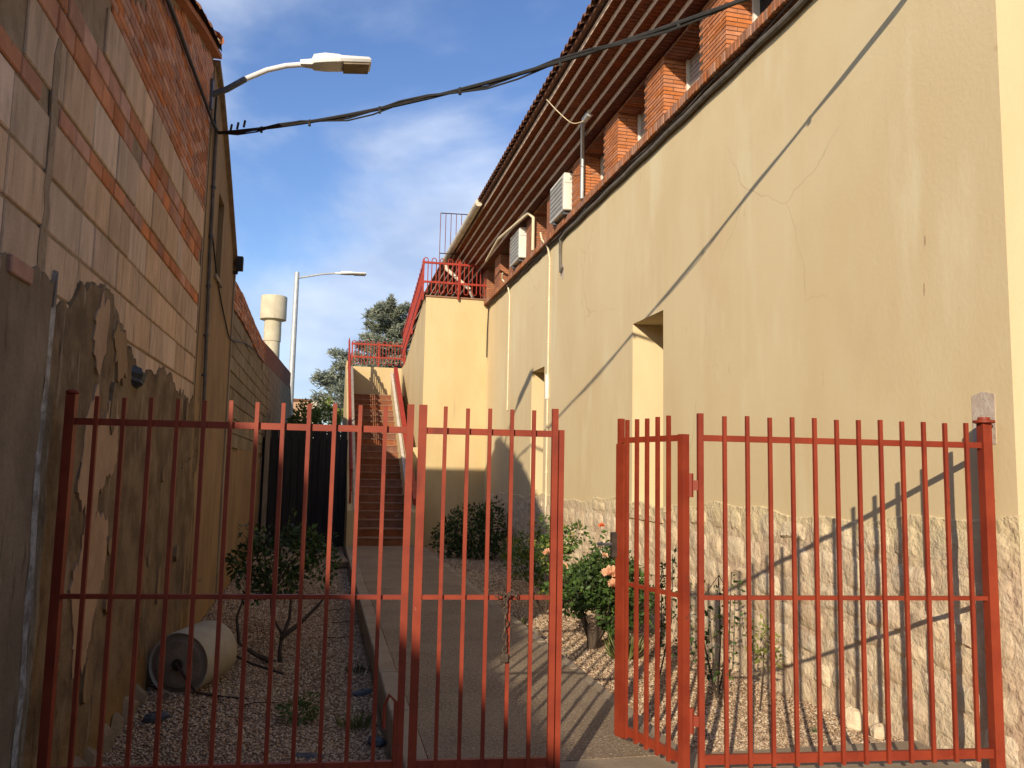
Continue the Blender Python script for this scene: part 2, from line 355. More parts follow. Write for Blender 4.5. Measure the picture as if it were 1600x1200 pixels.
# raised path with edging slabs
path = tag(MB().box((.60, 4.30, -.35), (1.92, 16.46, 0)).build('path', PATH, off=(0, 0, 0)), kind='structure')
me = MB().box((-.065, -.49, -.33), (.065, .49, 0), .008).mesh('kerb_stone', KERB)
for k in range(12): piece('kerb_stone', me, (.532, 4.80+k*.995+.01, .006+random.uniform(-.003, .003)), path, rot=(0, 0, random.uniform(-.006, .006)))
me = MB().box((-.05, -.49, -.25), (.05, .49, 0), .008).mesh('kerb_stone', KERB)
for k in range(12): piece('kerb_stone', me, (1.972, 4.80+k*.995+.01, -.012+random.uniform(-.003, .003)), path)
# gravel: loose pebbles nobody could count
def gravel(name, x0, x1, y0, y1, dens, parent=None):
    out = []
    N = int((x1-x0)*(y1-y0)*dens)
    xs = rng.uniform(x0, x1, N); ys = y0 + (y1-y0)*rng.uniform(0, 1, N)**1.7
    zs = np.array([bedz(a, b) for a, b in zip(xs, ys)])
    sz = rng.uniform(.006, .0145, N)*(1+.05*(ys-4))
    O = np.array([(1,0,0),(0,1,0),(-1,0,0),(0,-1,0),(0,0,1),(0,0,-1)], float)
    F = np.array([(0,1,4),(1,2,4),(2,3,4),(3,0,4),(1,0,5),(2,1,5),(3,2,5),(0,3,5)])
    A = rng.uniform(.6, 1.4, (N, 6, 1)); T = O[None]*A
    a = rng.uniform(0, 2*pi, N); c, s_ = np.cos(a)[:, None], np.sin(a)[:, None]
    T = np.stack([T[..., 0]*c-T[..., 1]*s_, T[..., 0]*s_+T[..., 1]*c, T[..., 2]*.6+T[..., 0]*rng.uniform(-.4, .4, (N, 1))], -1)
    V = T*sz[:, None, None] + np.stack([xs, ys, zs+sz*.35], -1)[:, None]
    for i in range(4):
        idx = np.arange(N) % 4 == i
        Vi = V[idx].reshape(-1, 3); n = idx.sum()
        Fi = (F[None] + (np.arange(n)*6)[:, None, None]).reshape(-1, 3)
        tag(soup(name, Vi, Fi, PEB[i]), kind='stuff')
gravel('gravel', XL+.02, .44, 4.3, 17.2, 2600)
gravel('gravel', 2.03, XR-.02, 4.2, 17.9, 2600)

# ================================================================== right-hand building
NICHE = [(8.14, 9.04, 1.05, 3.27), (13.05, 13.90, 1.0, 3.25)]
Bd = thing('rendered_building', (XR, 10, -.15), 'long ochre rendered building with stone plinth, brick piers and overhanging tiled eave', 'building')
WT = 5.12
ys = sorted({3.58, 24.} | {a for n in NICHE for a in n[:2]}); zs = sorted({-.5, WT+.2} | {a for n in NICHE for a in n[2:]})
w = MB()
for i in range(len(ys)-1):
    for j in range(len(zs)-1):
        yc, zc = (ys[i]+ys[i+1])/2, (zs[j]+zs[j+1])/2
        if any(a < yc < b and c < zc < d for a, b, c, d in NICHE): continue
        w.add([(XR, ys[i], zs[j]), (XR, ys[i+1], zs[j]), (XR, ys[i+1], zs[j+1]), (XR, ys[i], zs[j+1])], [(3, 2, 1, 0)])
w.add([(XR, 3.58, -.5), (XR, 3.58, WT+.2), (9, 3.58, WT+.2), (9, 3.58, -.5)], [(0, 1, 2, 3)])
for a, b, c, d in NICHE:
    x1 = XR+.62
    w.add([(XR, a, c), (XR, b, c), (XR, b, d), (XR, a, d), (x1, a, c), (x1, b, c), (x1, b, d), (x1, a, d)],
          [(0, 1, 5, 4), (1, 2, 6, 5), (2, 3, 7, 6), (3, 0, 4, 7)])
me = bpy.data.meshes.new('wall'); me.from_pydata([tuple(Vector(v)-Bd.location) for v in w.v], [], w.f); me.materials.append(OCHRE)
wall = bpy.data.objects.new('wall', me); COL.objects.link(wall); wall.parent = Bd
for a, b, c, d in NICHE:
    wi = MB().box((XR+.54, a+.004, c+.004), (XR+.60, b-.004, d-.004)).build('window', DARKW, Bd)
    MB().box((XR+.50, a+.003, d-.30), (XR+.538, b-.003, d-.005)).build('shutter_box', OCHRE, wi)
# inner floor block so that no light leaks through the upper storey
MB().box((XR+.35, 3.6, WT-.1), (9, 24, WT+.1)).build('floor_slab', JOINT, Bd)
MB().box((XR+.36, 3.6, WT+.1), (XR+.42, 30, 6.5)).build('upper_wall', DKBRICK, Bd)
# sill of bricks on edge
SX, ST, SB = 3.38, 5.336, 5.235
sill = MB().box((SX+.012, 3.4, SB+.008), (XR+.36, 24, ST-.006)).build('sill', JOINT, Bd)
sbm = MB().box((0, -.027, -.048), (.24, .027, .048), .003).mesh('sill_brick', SILLB)
y = 5.0; k = 0
while y < 18.0 and k < 200:
    piece('sill_brick', sbm, (SX+random.uniform(-.004, .004), y, (ST+SB)/2+random.uniform(-.002, .002)), sill); y += .0655; k += 1
# piers
PY0, PS, PW, PX, PT = 6.505, 1.422, .55, 3.41, 6.06
CH = .044
bA = MB().box((0, 0, 0), (.11, .235, CH-.008), .002).mesh('brick', BRICK)      # stretcher in the long face
bB = MB().box((0, 0, 0), (.235, .11, CH-.008), .002).mesh('brick', BRICK)
for p in range(-1, 9):
    y0 = PY0 + p*PS
    near = 0 <= p <= 3
    pier = MB().box((PX+.006, y0+.006, ST), (XR+.36, y0+PW, PT)).build('pier', JOINT if near else PBRICKF, Bd)
    if near:
        for c in range(int((PT-ST)/CH)):
            z = ST+.004+c*CH
            if c % 2 == 0:
                for q in range(2): piece('brick', bA, (PX+random.uniform(-.002, .002), y0+.12+q*.243-.003, z), pier, scale=(1, .82, 1) if q else None)
                piece('brick', bB, (PX, y0, z), pier); piece('brick', bB, (PX+.245, y0+random.uniform(-.002, .002), z), pier, scale=(.45, 1, 1))
            else:
                for q in range(2): piece('brick', bA, (PX+random.uniform(-.002, .002), y0+q*.245, z), pier)
                piece('brick', bB, (PX+.118, y0+random.uniform(-.002, .002), z), pier)
    # bay beyond the pier: shuttered window and brick soffit
    a, b = y0+PW, y0+PS
    win = MB().box((XR+.24, a+.005, ST+.005), (XR+.28, b-.005, PT)).build('window', DARKW, Bd)
    MB().box((XR+.16, a+.004, ST+.004), (XR+.235, b-.004, ST+.055)).box((XR+.17, a+.004, ST+.057), (XR+.235, a+.03, PT-.02)).box((XR+.17, b-.03, ST+.057), (XR+.235, b-.004, PT-.02)).build('window_frame', WFRAME, win)
    if 0 <= p <= 5:
        slm = MB().box((0, a+.032, 0), (.02, b-.032, .042), .004).mesh('shutter_slat', SHUT, off=(0, (a+b)/2, 0))
        for c in range(12): piece('shutter_slat', slm, (XR+.20, (a+b)/2, ST+.08+c*.05), win)
    lint = MB().box((PX+.012, a+.002, PT-.03), (XR+.30, b-.002, PT-.002)).build('lintel', JOINT, Bd)
    if p <= 4:
        lm = MB().box((0, -.027, 0), (.24, .027, .03), .003).mesh('lintel_brick', SILLB)
        for c in range(13): piece('lintel_brick', lm, (PX, a+.034+c*.0665, PT-.05), lint); piece('lintel_brick', lm, (PX+.25, a+.034+c*.0665, PT-.05), lint, scale=(.6, 1, 1))
# corbelled eave: steps that climb outwards
XS = [3.40, 3.285, 3.17, 3.055, 2.94, 2.835, 2.74]; ZI, ZR = PT+.002, .074
for i in range(6):
    z = ZI + i*ZR
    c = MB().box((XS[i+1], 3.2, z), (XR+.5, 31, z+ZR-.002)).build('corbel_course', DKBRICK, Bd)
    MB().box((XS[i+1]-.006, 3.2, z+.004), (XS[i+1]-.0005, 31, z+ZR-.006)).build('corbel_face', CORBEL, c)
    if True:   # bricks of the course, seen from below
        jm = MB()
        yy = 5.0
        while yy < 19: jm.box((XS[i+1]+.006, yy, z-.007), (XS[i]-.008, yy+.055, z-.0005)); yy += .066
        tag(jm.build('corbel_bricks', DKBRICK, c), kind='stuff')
ZT = ZI+6*ZR
roof = MB().prism([(2.66, ZT+.002), (9, ZT+1.9), (9, ZT+2.0), (2.66, ZT+.05)], 'y', 3.1, 31).build('roof', TILE, Bd)
tl = MB(); n = 0
yy = 3.2
while yy < 30.8:      # barrel tile ends along the eave
    rr = .075; N = 6
    out = [(yy+rr*cos(pi*k/N), ZT+.035+rr*.8*sin(pi*k/N)) for k in range(N+1)]
    for xa, xb, dz in ((2.60, 3.4, .25),):
        vs = [(xa, p, q) for p, q in out]+[(xb, p, q+dz) for p, q in out]+[(xa, yy+(p-yy)*.75, q-.016) for p, q in out]
        fs = [(k, k+1, N+2+k, N+1+k) for k in range(N)]+[(k, k+1, 2*N+3+k, 2*N+2+k) for k in range(N)]
        tl.add(vs, fs)
    yy += .17
tag(tl.build('roof_tiles', TILE, roof), kind='stuff')
MB().tube([(2.62, 14.73, ZT+.005), (2.62, 19.2, ZT)], .07, 12).build('gutter', WHITE, Bd)
MB().tube([(2.62, 19.15, ZT-.05), (2.66, 19.1, ZT-.22), (3.2, 18.9, ZT-.72), (3.34, 18.9, 5.45)], .045, 10).build('downpipe', WHITE, Bd)
# stone plinth
def pltop(y): return 1.27 - .017*(y-3.6) + .035*sin(y*2.1)+.02*sin(y*7.3+1)
plinth = MB()
yy = 3.585; n = 90
tops = [(3.57+(18.0-3.57)*k/n, 0) for k in range(n+1)]
for k in range(n):
    a, b = tops[k][0], tops[k+1][0]
    plinth.add([(XR-.012, a, -.4), (XR-.012, b, -.4), (XR-.012, b, pltop(b)), (XR-.012, a, pltop(a)), (XR+.01, b, pltop(b)+.015), (XR+.01, a, pltop(a)+.015)], [(0, 1, 2, 3), (3, 2, 4, 5)])
plinth.add([(XR-.012, 3.568, -.4), (6, 3.568, -.4), (6, 3.568, 1.30), (XR-.012, 3.568, 1.28), (6, 3.59, 1.31), (XR, 3.59, 1.3)], [(0, 1, 2, 3), (3, 2, 4, 5)])
plinth = plinth.build('plinth', MORTAR, Bd)
def vnoise(p, s=1.):
    x, y_, z = p
    return (sin(x*9.1*s+y_*5.3*s+1.3)+sin(y_*13.7*s-z*7.9*s)+sin(z*17.1*s+x*4.7*s+y_*3.1*s)+.7*sin(y_*31*s+z*27*s)+.5*sin(y_*53*s-z*61*s))/4.2
def stone(poly, org, U, Vv, Nn, depth, parent, mat, name='stone', res=5):
    """rough-faced rubble stone over a quad outline in a wall plane"""
    P = lambda u, v: ((1-u)*(1-v)*np.array(poly[0])+u*(1-v)*np.array(poly[1])+u*v*np.array(poly[2])+(1-u)*v*np.array(poly[3]))
    vs = []
    for j in range(res+1):
        for i in range(res+1):
            u, v = i/res, j/res
            a = P(u, v); edge = min(u, 1-u, v, 1-v)
            cxm = P(.5, .5); rr = 1-.05*(abs(u-.5)*2)**3*(abs(v-.5)*2)**3*3
            a = cxm+(a-cxm)*rr
            w3 = org+U*a[0]+Vv*a[1]
            d = -.004 if edge == 0 else depth*(.7+.5*vnoise(w3, 1.7)+.5*vnoise(w3*1.3, 4.1))
            jit = .016*vnoise(w3+np.array([.3, .2, .1]), 2.3)
            vs.append(w3+Nn*d+U*jit+Vv*jit)
    k = res+1
    mb = MB().add(vs, [(j*k+i, j*k+i+1, (j+1)*k+i+1, (j+1)*k+i) for j in range(res) for i in range(res)])
    return mb.build(name, mat, parent, smooth=True)
def rubble(y0, y1, org, U, Nn, topf, parent, hmin=.15, hmax=.27, cap=10**9, wmin=.2, wmax=.44):
    z = -.22; cnt = 0; r = 0
    while z < 1.32:
        h = random.uniform(hmin, hmax); yy = y0 - random.uniform(0, .12)
        while yy < y1:
            wd = random.uniform(wmin, wmax); a, b = max(y0, yy)+.006, min(y1, yy+wd)-.006
            top = topf((a+b)/2) - .01
            if b-a > .06 and z+h*.6 < top and cnt < cap:
                t = min(z+h, top)
                j = lambda: random.uniform(-.022, .022)
                poly = [(a, z+.007+j()), (b, z+.007+j()), (b-abs(j())*.8, t-.006-abs(j())), (a+abs(j())*.8, t-.006-abs(j()))]
                stone(poly, org, U, np.array([0, 0, 1.]), Nn, random.uniform(.010, .026), parent, STONE); cnt += 1
            yy += wd
        z += h
    return cnt
c = rubble(3.60, 13.6, np.array([XR-.012, 0, 0]), np.array([0, 1., 0]), np.array([-1., 0, 0]), pltop, plinth, cap=285)
rubble(XR+.0, 4.1, np.array([0, 3.568, 0]), np.array([1., 0, 0]), np.array([0, -1., 0]), lambda x: 1.27, plinth, cap=15)
far = MB()
for k in range(150):
    a = random.uniform(12.6, 17.9); z = random.uniform(-.1, .95); ww, hh = random.uniform(.08, .2), random.uniform(.05, .11)
    vs = [(XR-.014, a+ww*cos(t), z+hh*sin(t)) for t in np.arange(0, 6.2, .785)]+[(XR-.03, a, z)]
    far.add(vs, [(i, (i+1) % 8, 8) for i in range(8)])
tag(far.build('far_stones', STONE, plinth, smooth=True), kind='stuff')
MB().box((XR-.03, 8.10, .995), (XR+.6, 9.08, 1.055), .004).build('window_sill', MORTAR, Bd)
MB().box((XR-.03, 13.01, .945), (XR+.6, 13.94, 1.005), .004).build('window_sill', MORTAR, Bd)
# cement patches and scars on the render
def blob(cy, cz, ry, rz, x, d, n=14, sq=2.):
    pts = [(cy+ry*random.uniform(.8, 1.1)*cos(2*pi*k/n), cz+rz*random.uniform(.8, 1.1)*sin(2*pi*k/n)) for k in range(n)]
    return MB().prism(pts, 'x', x, x-d)
PATCHC = material('cement_patch', (.52, .43, .35), (.45, .36, .28), scale=14, bump=.6, rough=1)
MB().prism([(3.70, 1.70), (3.86, 1.70), (3.86, 1.97), (3.78, 1.99), (3.70, 1.97)], 'x', XR+.003, XR-.003).build('cement_patch', PATCHC, wall)
blob(12.05, 4.62, .08, .14, XR+.003, .005).build('cement_patch', PATCHC, wall)
for cy, cz, ry, rz in ((4.2, 2.65, .010, .045), (4.18, 2.95, .010, .035), (3.75, 1.40, .03, .03), (3.77, 1.72, .02, .02)):
    blob(cy, cz, ry, rz, XR+.003, .0045).build('plaster_scar', material('scar', (.40, .30, .17), (.46, .36, .22), scale=20, bump=.6, rough=1) if 'scar' not in bpy.data.materials else bpy.data.materials['scar'], wall)

# conduits on the render
def cable(name, pts, r, mat, label, group=None, sub=1, n=8, cat='cable', parent=None):
    if sub > 1:
        P = [Vector(p) for p in pts]; out = []
        for i in range(len(P)-1):
            for k in range(sub):
                t = k/sub; p0, p1, p2, p3 = P[max(i-1, 0)], P[i], P[i+1], P[min(i+2, len(P)-1)]
                out.append(.5*((2*p1)+(p2-p0)*t+(2*p0-5*p1+4*p2-p3)*t*t+(3*p1-p0-3*p2+p3)*t**3))
        pts = out+[P[-1]]
    o = MB().tube(pts, r, n).build(name, mat, parent, smooth=True)
    return o if parent else tag(o, label, cat, group)
cable('conduit', [(XR-.045, 4.0+k*.25, 5.165+.006*sin(k*1.7)) for k in range(32)]+[(XR-.04, 12.05, 5.14), (XR-.03, 12.1, 5.0), (XR-.02, 12.1, 4.72), (XR-.03, 12.06, 4.62), (XR-.02, 12.0, 4.68)], .027, GREYC, 'thick grey cable run clipped under the brick sill with a dropped end')
cable('conduit', [(XR-.06+.012*sin(k*.9), 4.0+k*.25, 5.215+.014*sin(k*1.3)) for k in range(56)], .009, GREYC, 'thin slack cable running just under the brick sill')
cable('conduit', [(XR-.035, 10+k*.25, 5.19+.01*sin(k*2.1)) for k in range(32)]+[(XR-.02, 17.96, 5.1), (XR-.03, 17.98, 4.6), (XR-.03, 17.98, 4.05)], .014, BLACKC, 'black cable under the sill turning down at the stair block')
def clips(ob, pts, r):
    for p in pts: MB().tube([(p[0], p[1], p[2]-.012), (p[0], p[1], p[2]+.012)], r, 8).build('clip', CREAMC, ob)
o = cable('conduit', [(XR-.02, 12.75, .15), (XR-.02, 12.75, 5.0), (XR-.05, 12.78, 5.2), (XR-.15, 12.8, 5.33), (XR-.17, 12.82, 5.45)], .017, CREAMC, 'cream conduit rising up the wall beside the far window niche', cat='conduit')
clips(o, [(XR-.02, 12.75, z) for z in (1.5, 2.2, 2.9, 3.6, 4.3, 4.9)], .024)
MB().tube([(XR-.03, 12.75, 2.68), (XR-.03, 12.75, 3.08)], .034, 8).build('junction_sleeve', WFRAME, o)
o = cable('conduit', [(XR-.02, 15.75, 2.7), (XR-.02, 15.75, 5.0), (XR-.05, 15.8, 5.2), (XR-.16, 15.85, 5.35), (XR-.18, 15.75, 5.45)], .017, CREAMC, 'cream conduit running down the wall nearest the stair block', cat='conduit')
clips(o, [(XR-.02, 15.75, z) for z in (3.3, 3.9, 4.5)], .024)
# pipes and lamp under the eave
o = cable('eave_pipe', [(PX-.035, 10.70, ST), (PX-.035, 10.70, 5.93), (PX-.22, 10.12, 6.12), (PX-.24, 9.98, 6.16)], .028, GALV, 'grey pipe climbing a brick pier to the lamp under the eave', cat='pipe', n=10)
MB().tube([(PX-.24, 9.98, 6.16), (PX-.24, 9.74, 6.15)], .045, 10).build('lamp_head', LAMPW, o, smooth=True)
cable('hanging_wire', [(2.70, 10.2, ZT-.02), (2.83, 10.0, 6.22), (3.0, 9.95, 6.08), (3.17, 9.95, 6.14)], .006, CREAMC, 'thin pale wire sagging from the roof edge to the eave lamp', sub=6)
cable('eave_pipe', [(PX-.03, 13.52, ST), (PX-.03, 13.52, 5.92), (PX-.10, 13.6, 6.02), (PX-.30, 15.2, 5.98), (PX-.30, 16.4, 5.85)], .028, CREAMC, 'cream pipe bent over a brick pier between the air conditioners', cat='pipe', n=10)
def aircon(y0, label, sub):
    t = thing('air_conditioner', (3.52, y0+.4, ST), label, 'air conditioner', 'air conditioners on the brick sill')
    x0, x1, z0, z1 = 3.30, 3.60, ST+.05, ST+.62
    MB().box((x0, y0, z0), (x1, y0+.78, z1), .012).build('casing', ACW, t)
    gr = MB().box((x0-.008, y0+.05, z0+.04), (x0-.001, y0+.74, z1-.05)).build('grille', ACG, t)
    for k in range(7): MB().box((x0-.016, y0+.06, z0+.07+k*.07), (x0-.009, y0+.73, z0+.085+k*.07)).build('grille_bar', ACG, gr)
    MB().box((x0+.09, y0-.004, z1-.11), (x0+.20, y0-.0005, z1-.075)).build('handle', ACG, t)
    MB().box((x0+.22, y0-.02, z0+.05), (x1-.01, y0-.001, z0+.30), .006).build('valve_cover', ACW, t)
    MB().box((x0+.005, y0-.003, z1-.16), (x1-.005, y0-.0006, z1-.152)).build('seam', ACG, t)
    for q in (y0+.1, y0+.66): MB().box((x0+.02, q-.03, ST+.001), (x1-.02, q+.03, ST+.049)).build('foot', DKGALV, t)
aircon(11.36, 'white air conditioner on the sill between the grey and cream eave pipes', 0)
aircon(14.22, 'white air conditioner on the sill next to the stair-top railing', 0)

# ================================================================== outside stair
St = thing('outside_stair', (1.3, 18, 0), 'red brick outdoor staircase between ochre parapets climbing to the upper landing', 'staircase')
X0, X1, Y0, NST, RI, TR = .64, 1.70, 16.44, 22, .159, .282
for k in range(NST):
    s_ = MB().box((X0, Y0+k*TR, -.1 if k == 0 else k*RI-.06), (X1, Y0+(NST)*TR+.02 if k > NST-2 else Y0+k*TR+TR*1.6, (k+1)*RI-.028)).build('step', STEP, St)
    MB().box((X0+.002, Y0+k*TR-.018, (k+1)*RI-.027), (X1-.002, Y0+k*TR+TR+.01, (k+1)*RI), .004).build('tread', NOSE, s_)
YT, ZL = Y0+NST*TR, NST*RI
MB().box((X0, YT+.03, ZL-.2), (3.4, 23.78, ZL-.002)).build('landing', STEP, St)
sl_ = RI/TR
def ramp_wall(x0, x1, ya, yb, h, name, mat, zb=-.4):
    return MB().prism([(ya, zb), (yb, zb), (yb, (yb-Y0)*sl_+h), (ya, (ya-Y0)*sl_+h)], 'x', x0, x1).build(name, mat, St)
ramp_wall(.48, X0-.002, Y0-.12, YT, .75, 'left_parapet', OCHRE2)
MB().box((.48, YT+.001, -.4), (X0-.002, 23.95, ZL+.92)).build('parapet', OCHRE2, St)
ramp_wall(X1+.002, 1.88, Y0+.05, YT, .62, 'right_parapet', OCHRE2)
MB().box((X0, 23.8, -.4), (3.4, 23.95, ZL+.92)).build('landing_wall', OCHRE2, St)
# copings (white edge and red strip)
def sloped(x0, x1, ya, yb, h, t, name, mat):
    return MB().prism([(ya, (ya-Y0)*sl_+h), (yb, (yb-Y0)*sl_+h), (yb, (yb-Y0)*sl_+h+t), (ya, (ya-Y0)*sl_+h+t)], 'x', x0, x1).build(name, mat, St)
sloped(.60, X0+.02, Y0-.14, YT, .752, .035, 'coping', WHITE)
sloped(X1-.02, 1.745, Y0+.03, YT, .622, .04, 'coping', WHITE)
# terrace block with the second flight behind its side wall
blk = MB().box((2.07, 18.06, -.4), (XR+.05, 18.6, 5.36)).build('terrace_block', OCHRE2, St)
MB().prism([(18.601, -.4), (23.7, -.4), (23.7, ZL+.9), (YT, ZL+.92), (18.601, 5.36)], 'x', 2.07, 2.24).build('side_wall', OCHRE2, St)
MB().box((1.885, 18.62, -.4), (2.068, YT, 2.0)).build('infill_wall', OCHRE2, St)
for k in range(11):
    MB().box((2.245, 18.62+k*.37, 3.3), (XR+.04, 18.62+(k+1)*.37-.003, 5.36-(k+1)*.165)).build('upper_step', STEP, St)
MB().box((2.05, 18.03, 5.362), (XR-.01, 18.6, 5.395), .004).build('terrace_edge', NOSE, St)
# railings of bent hoops
def railing(name, p, q, z0p, z0q, h, label, n, rb=.011, posts=True, parent=None):
    """two rails with inverted-U hoops; runs from p to q (x,y) with base heights z0p, z0q"""
    t = thing(name, (*p, z0p), label, 'railing', 'red hoop railings of the stair')
    P, Q = Vector((*p, z0p)), Vector((*q, z0q)); D = Q-P
    up_ = Vector((0, 0, 1))
    for f in (.28, .78): MB().beam(P+up_*h*f, Q+up_*h*f, rb*3.4, .045).build('rail', REDTRIM, t)
    for k in range(n):
        a, b = P+D*((k+.18)/n), P+D*((k+.72)/n); w_ = (b-a)
        pts = [a+up_*h*.06+w_*0, a+up_*h*.85]
        pts += [a+w_*(.5-.5*cos(pi*s/6))+up_*(h*.85+(w_.length*.5)*sin(pi*s/6)) for s in range(1, 6)]
        pts += [b+up_*h*.85, b+up_*h*.06]
        pts += [a+w_*(.5+.5*cos(pi*s/6))+up_*(h*.06-(w_.length*.5)*sin(pi*s/6)) for s in range(1, 6)]+[pts[0]]
        MB().tube(pts, rb, 5).build('hoop', REDTRIM, t, smooth=True)
    if posts:
        for s in (0.02, .5, .98): MB().beam(P+D*s-up_*.12, P+D*s+up_*h*.86, .04, .04).build('post', REDTRIM, t)
    return t
zz = lambda y: (y-Y0)*sl_
railing('stair_railing', (.53, Y0), (.53, YT), zz(Y0)+.86, zz(YT)+.86, .78, 'red hoop railing climbing the left parapet of the staircase', 34, rb=.014)
railing('stair_railing', (.62, 23.87), (2.2, 23.87), ZL+1.0, ZL+1.0, .75, 'red hoop railing along the back wall of the stair landing', 9)
railing('stair_railing', (1.95, 17.98), (3.62, 17.98), 5.44, 5.44, .88, 'red hoop railing across the front of the terrace block', 9)
railing('stair_railing', (2.0, 18.05), (2.0, YT), 5.44, ZL+1.05, .88, 'red hoop railing sloping along the side of the terrace block', 18)
# handrail on the right parapet
t = thing('handrail', (1.84, Y0, .6), 'flat red handrail strip on the right parapet of the staircase', 'handrail')
MB().prism([(Y0+.1, .80), (YT, zz(YT)+.66), (YT, zz(YT)+.80), (Y0+.1, .92)], 'x', 1.765, 1.87).build('rail', REDTRIM, t)
for k in range(5):
    yk = Y0+.3+k*1.35; MB().beam((1.83, yk, zz(yk)+.55), (1.83, yk, zz(yk)+.82), .03, .03).build('bracket', REDTRIM, t)
MB().beam((1.93, Y0+.35, -.15), (1.93, Y0+.35, 1.1), .06, .06).build('post', REDTRIM, t)
# thin barred guard on the terrace
t = thing('barred_guard', (2.9, 18.4, 5.4), 'tall thin rust-brown barred guard standing on the terrace edge', 'guard')
ga = [(2.36, 18.2), (3.50, 18.2), (3.98, 18.2)]
MB().tube([(2.36, 18.2, 7.36), (3.47, 18.2, 7.40), (3.95, 18.2, 6.72)], .012, 6).build('top_rail', RUST, t)
MB().tube([(2.36, 18.2, 6.42), (3.95, 18.2, 6.42)], .012, 6).build('bottom_rail', RUST, t)
GB = material('guard_bar', (.20, .07, .05), (.15, .055, .04), scale=10, bump=0, rough=.7)
for k in range(14):
    x = 2.36+k*.122; tz = 7.36+(x-2.36)*.036 if x < 3.47 else 7.40-(x-3.47)*1.417
    MB().tube([(x, 18.2, 5.4 if k % 4 == 0 else 6.42), (x, 18.2, tz)], .009, 5).build('bar', GB, t)

# ================================================================== left-hand buildings
VERGE = [(2.65, 2.95), (4.0, 3.74), (5.0, 4.34), (6.2, 4.97), (7.3, 5.30), (8.32, 5.56)]
def verge(y):
    for (a, za), (b, zb) in zip(VERGE, VERGE[1:]):
        if y <= b: return za+(zb-za)*(y-a)/(b-a)
    return VERGE[-1][1]
Bl = thing('brick_block_house', (-4, 5.5, -.3), 'old house wall of grey blocks and bare brick bands over peeling plaster', 'building')
core = MB().prism([(2.65, -.5)]+[(8.32, -.5)]+VERGE[::-1], 'x', XL-.010, -7.5).build('wall', LMORT, Bl)
# courses: blocks, single brick course, blocks, two brick courses, blocks, thin bricks
def blockmesh(L, H, mat, nm, d=.045):
    return MB().box((-d, 0, 0), (0, L, H), .006).mesh(nm, mat)
cour = [(2.02, 2.27), (2.27, 2.52), (2.52, 2.77), (2.77, 3.03), (3.13, 3.42), (3.69, 3.97)]
for i, (a, b) in enumerate(cour):
    y = 2.66 - random.uniform(0, .3)
    while y < 8.3:
        L = random.choice((.5, .5, .5, .5, .25)); y0, y1 = max(y, 2.66), min(y+L, 8.31)
        if y1-y0 > .08 and verge((y0+y1)/2) > b+.03 and y1 > 3.0:
            me = blockmesh(y1-y0-.014, b-a-.014, BLOCK, 'block')
            piece('block', me, (XL+random.uniform(-.004, .006), y0+.007, a+.007), core)
        y += L
LB = {}
def lbrick(L, H, y, z, dx=0):
    k = (round(L, 3), round(H, 3))
    if k not in LB: LB[k] = blockmesh(L, H, LBRICK, 'brick', .04)
    piece('brick', LB[k], (XL+random.uniform(-.003, .003)+dx, y, z), core, rot=(random.uniform(-.003, .003), 0, 0))
for i, z in enumerate((3.03, 3.42, 3.555)):
    y = 3.0 + .12*i; H = .088 if i == 0 else .118
    while y < 8.06:
        if random.random() > .04: lbrick(.236, H, y, z+.006)
        y += .25
cnt = 0; z = 3.975; r = 0; xtra = MB()
while z < 5.52:
    y = 8.315-.25*(1 if r % 2 else .5)
    while y > 4.3:
        if verge(y) > z+.03 and z < 4.94-.585*(6.2-y)+.15:
            cnt += 1
            if cnt <= 235: lbrick(.242, .0495, y, z)
            else: xtra.box((XL-.04, y, z), (XL+random.uniform(-.003, .003), y+.242, z+.0495), .006)
        y -= .25
    z += .0555; r += 1
tag(xtra.build('upper_bricks', LBRICK, core), kind='stuff') if xtra.v else None
MB().box((XL-.03, 8.26, 2.1), (XL+.003, 8.318, 5.4)).build('wall_edge', LMORT, core)
# mortar smears over the joints
for k in range(0):
    y = random.uniform(3.1, 7.8); z = random.choice((2.27, 2.52, 2.77, 3.03, 3.13, 3.42))+random.uniform(-.02, .02)
    blob(y, z, random.uniform(.05, .22), random.uniform(.012, .035), XL, -.009).build('mortar_smear', LMORT, core)
MB().prism([(3.86+random.uniform(-.02, .02)+.06*(k % 2)*0+(.16 if k < 12 else 0)*0, 2.2+k*.1) for k in range(13)]+[(3.93+random.uniform(-.02, .02), 3.4-k*.1) for k in range(13)], 'x', XL-.006, XL+.004).build('mortar_smear', LMORT, core)
# roof verge: slab plus tiles along the slope
Rf = MB()
for (a, za), (b, zb) in zip(VERGE, VERGE[1:]):
    Rf.add([(XL+.07, a, za), (XL+.07, b, zb), (-7.5, b, zb), (-7.5, a, za), (XL+.07, a, za+.05), (XL+.07, b, zb+.05), (-7.5, b, zb+.05), (-7.5, a, za+.05)],
           [(3,2,1,0),(4,5,6,7),(0,1,5,4),(1,2,6,5),(2,3,7,6),(3,0,4,7)])
roof = Rf.build('roof', LBRICK, Bl)
tm = MB()
N = 6; L_ = .36
out = [(.085*cos(pi*k/N), .07*sin(pi*k/N)) for k in range(N+1)]
tm.add([(x, 0, z) for x, z in out]+[(x*.8, L_, z*.8) for x, z in out]+[(x*.8, 0, z*.78) for x, z in out], [(k, k+1, N+2+k, N+1+k) for k in range(N)]+[(k, k+1, 2*N+3+k, 2*N+2+k) for k in range(N)])
tm = tm.mesh('roof_tile', TILE, smooth=True)
y = 2.7
while y < 8.2:
    an = math.atan2(verge(min(y+.3, 8.32))-verge(y), min(y+.3, 8.32)-y)
    for i in range(2): piece('roof_tile', tm, (XL+.03-.19*i, y, verge(y)+.055+.012*random.random()), roof, rot=(an-.04, random.uniform(-.06, .06), random.uniform(-.08, .08)))
    y += .29
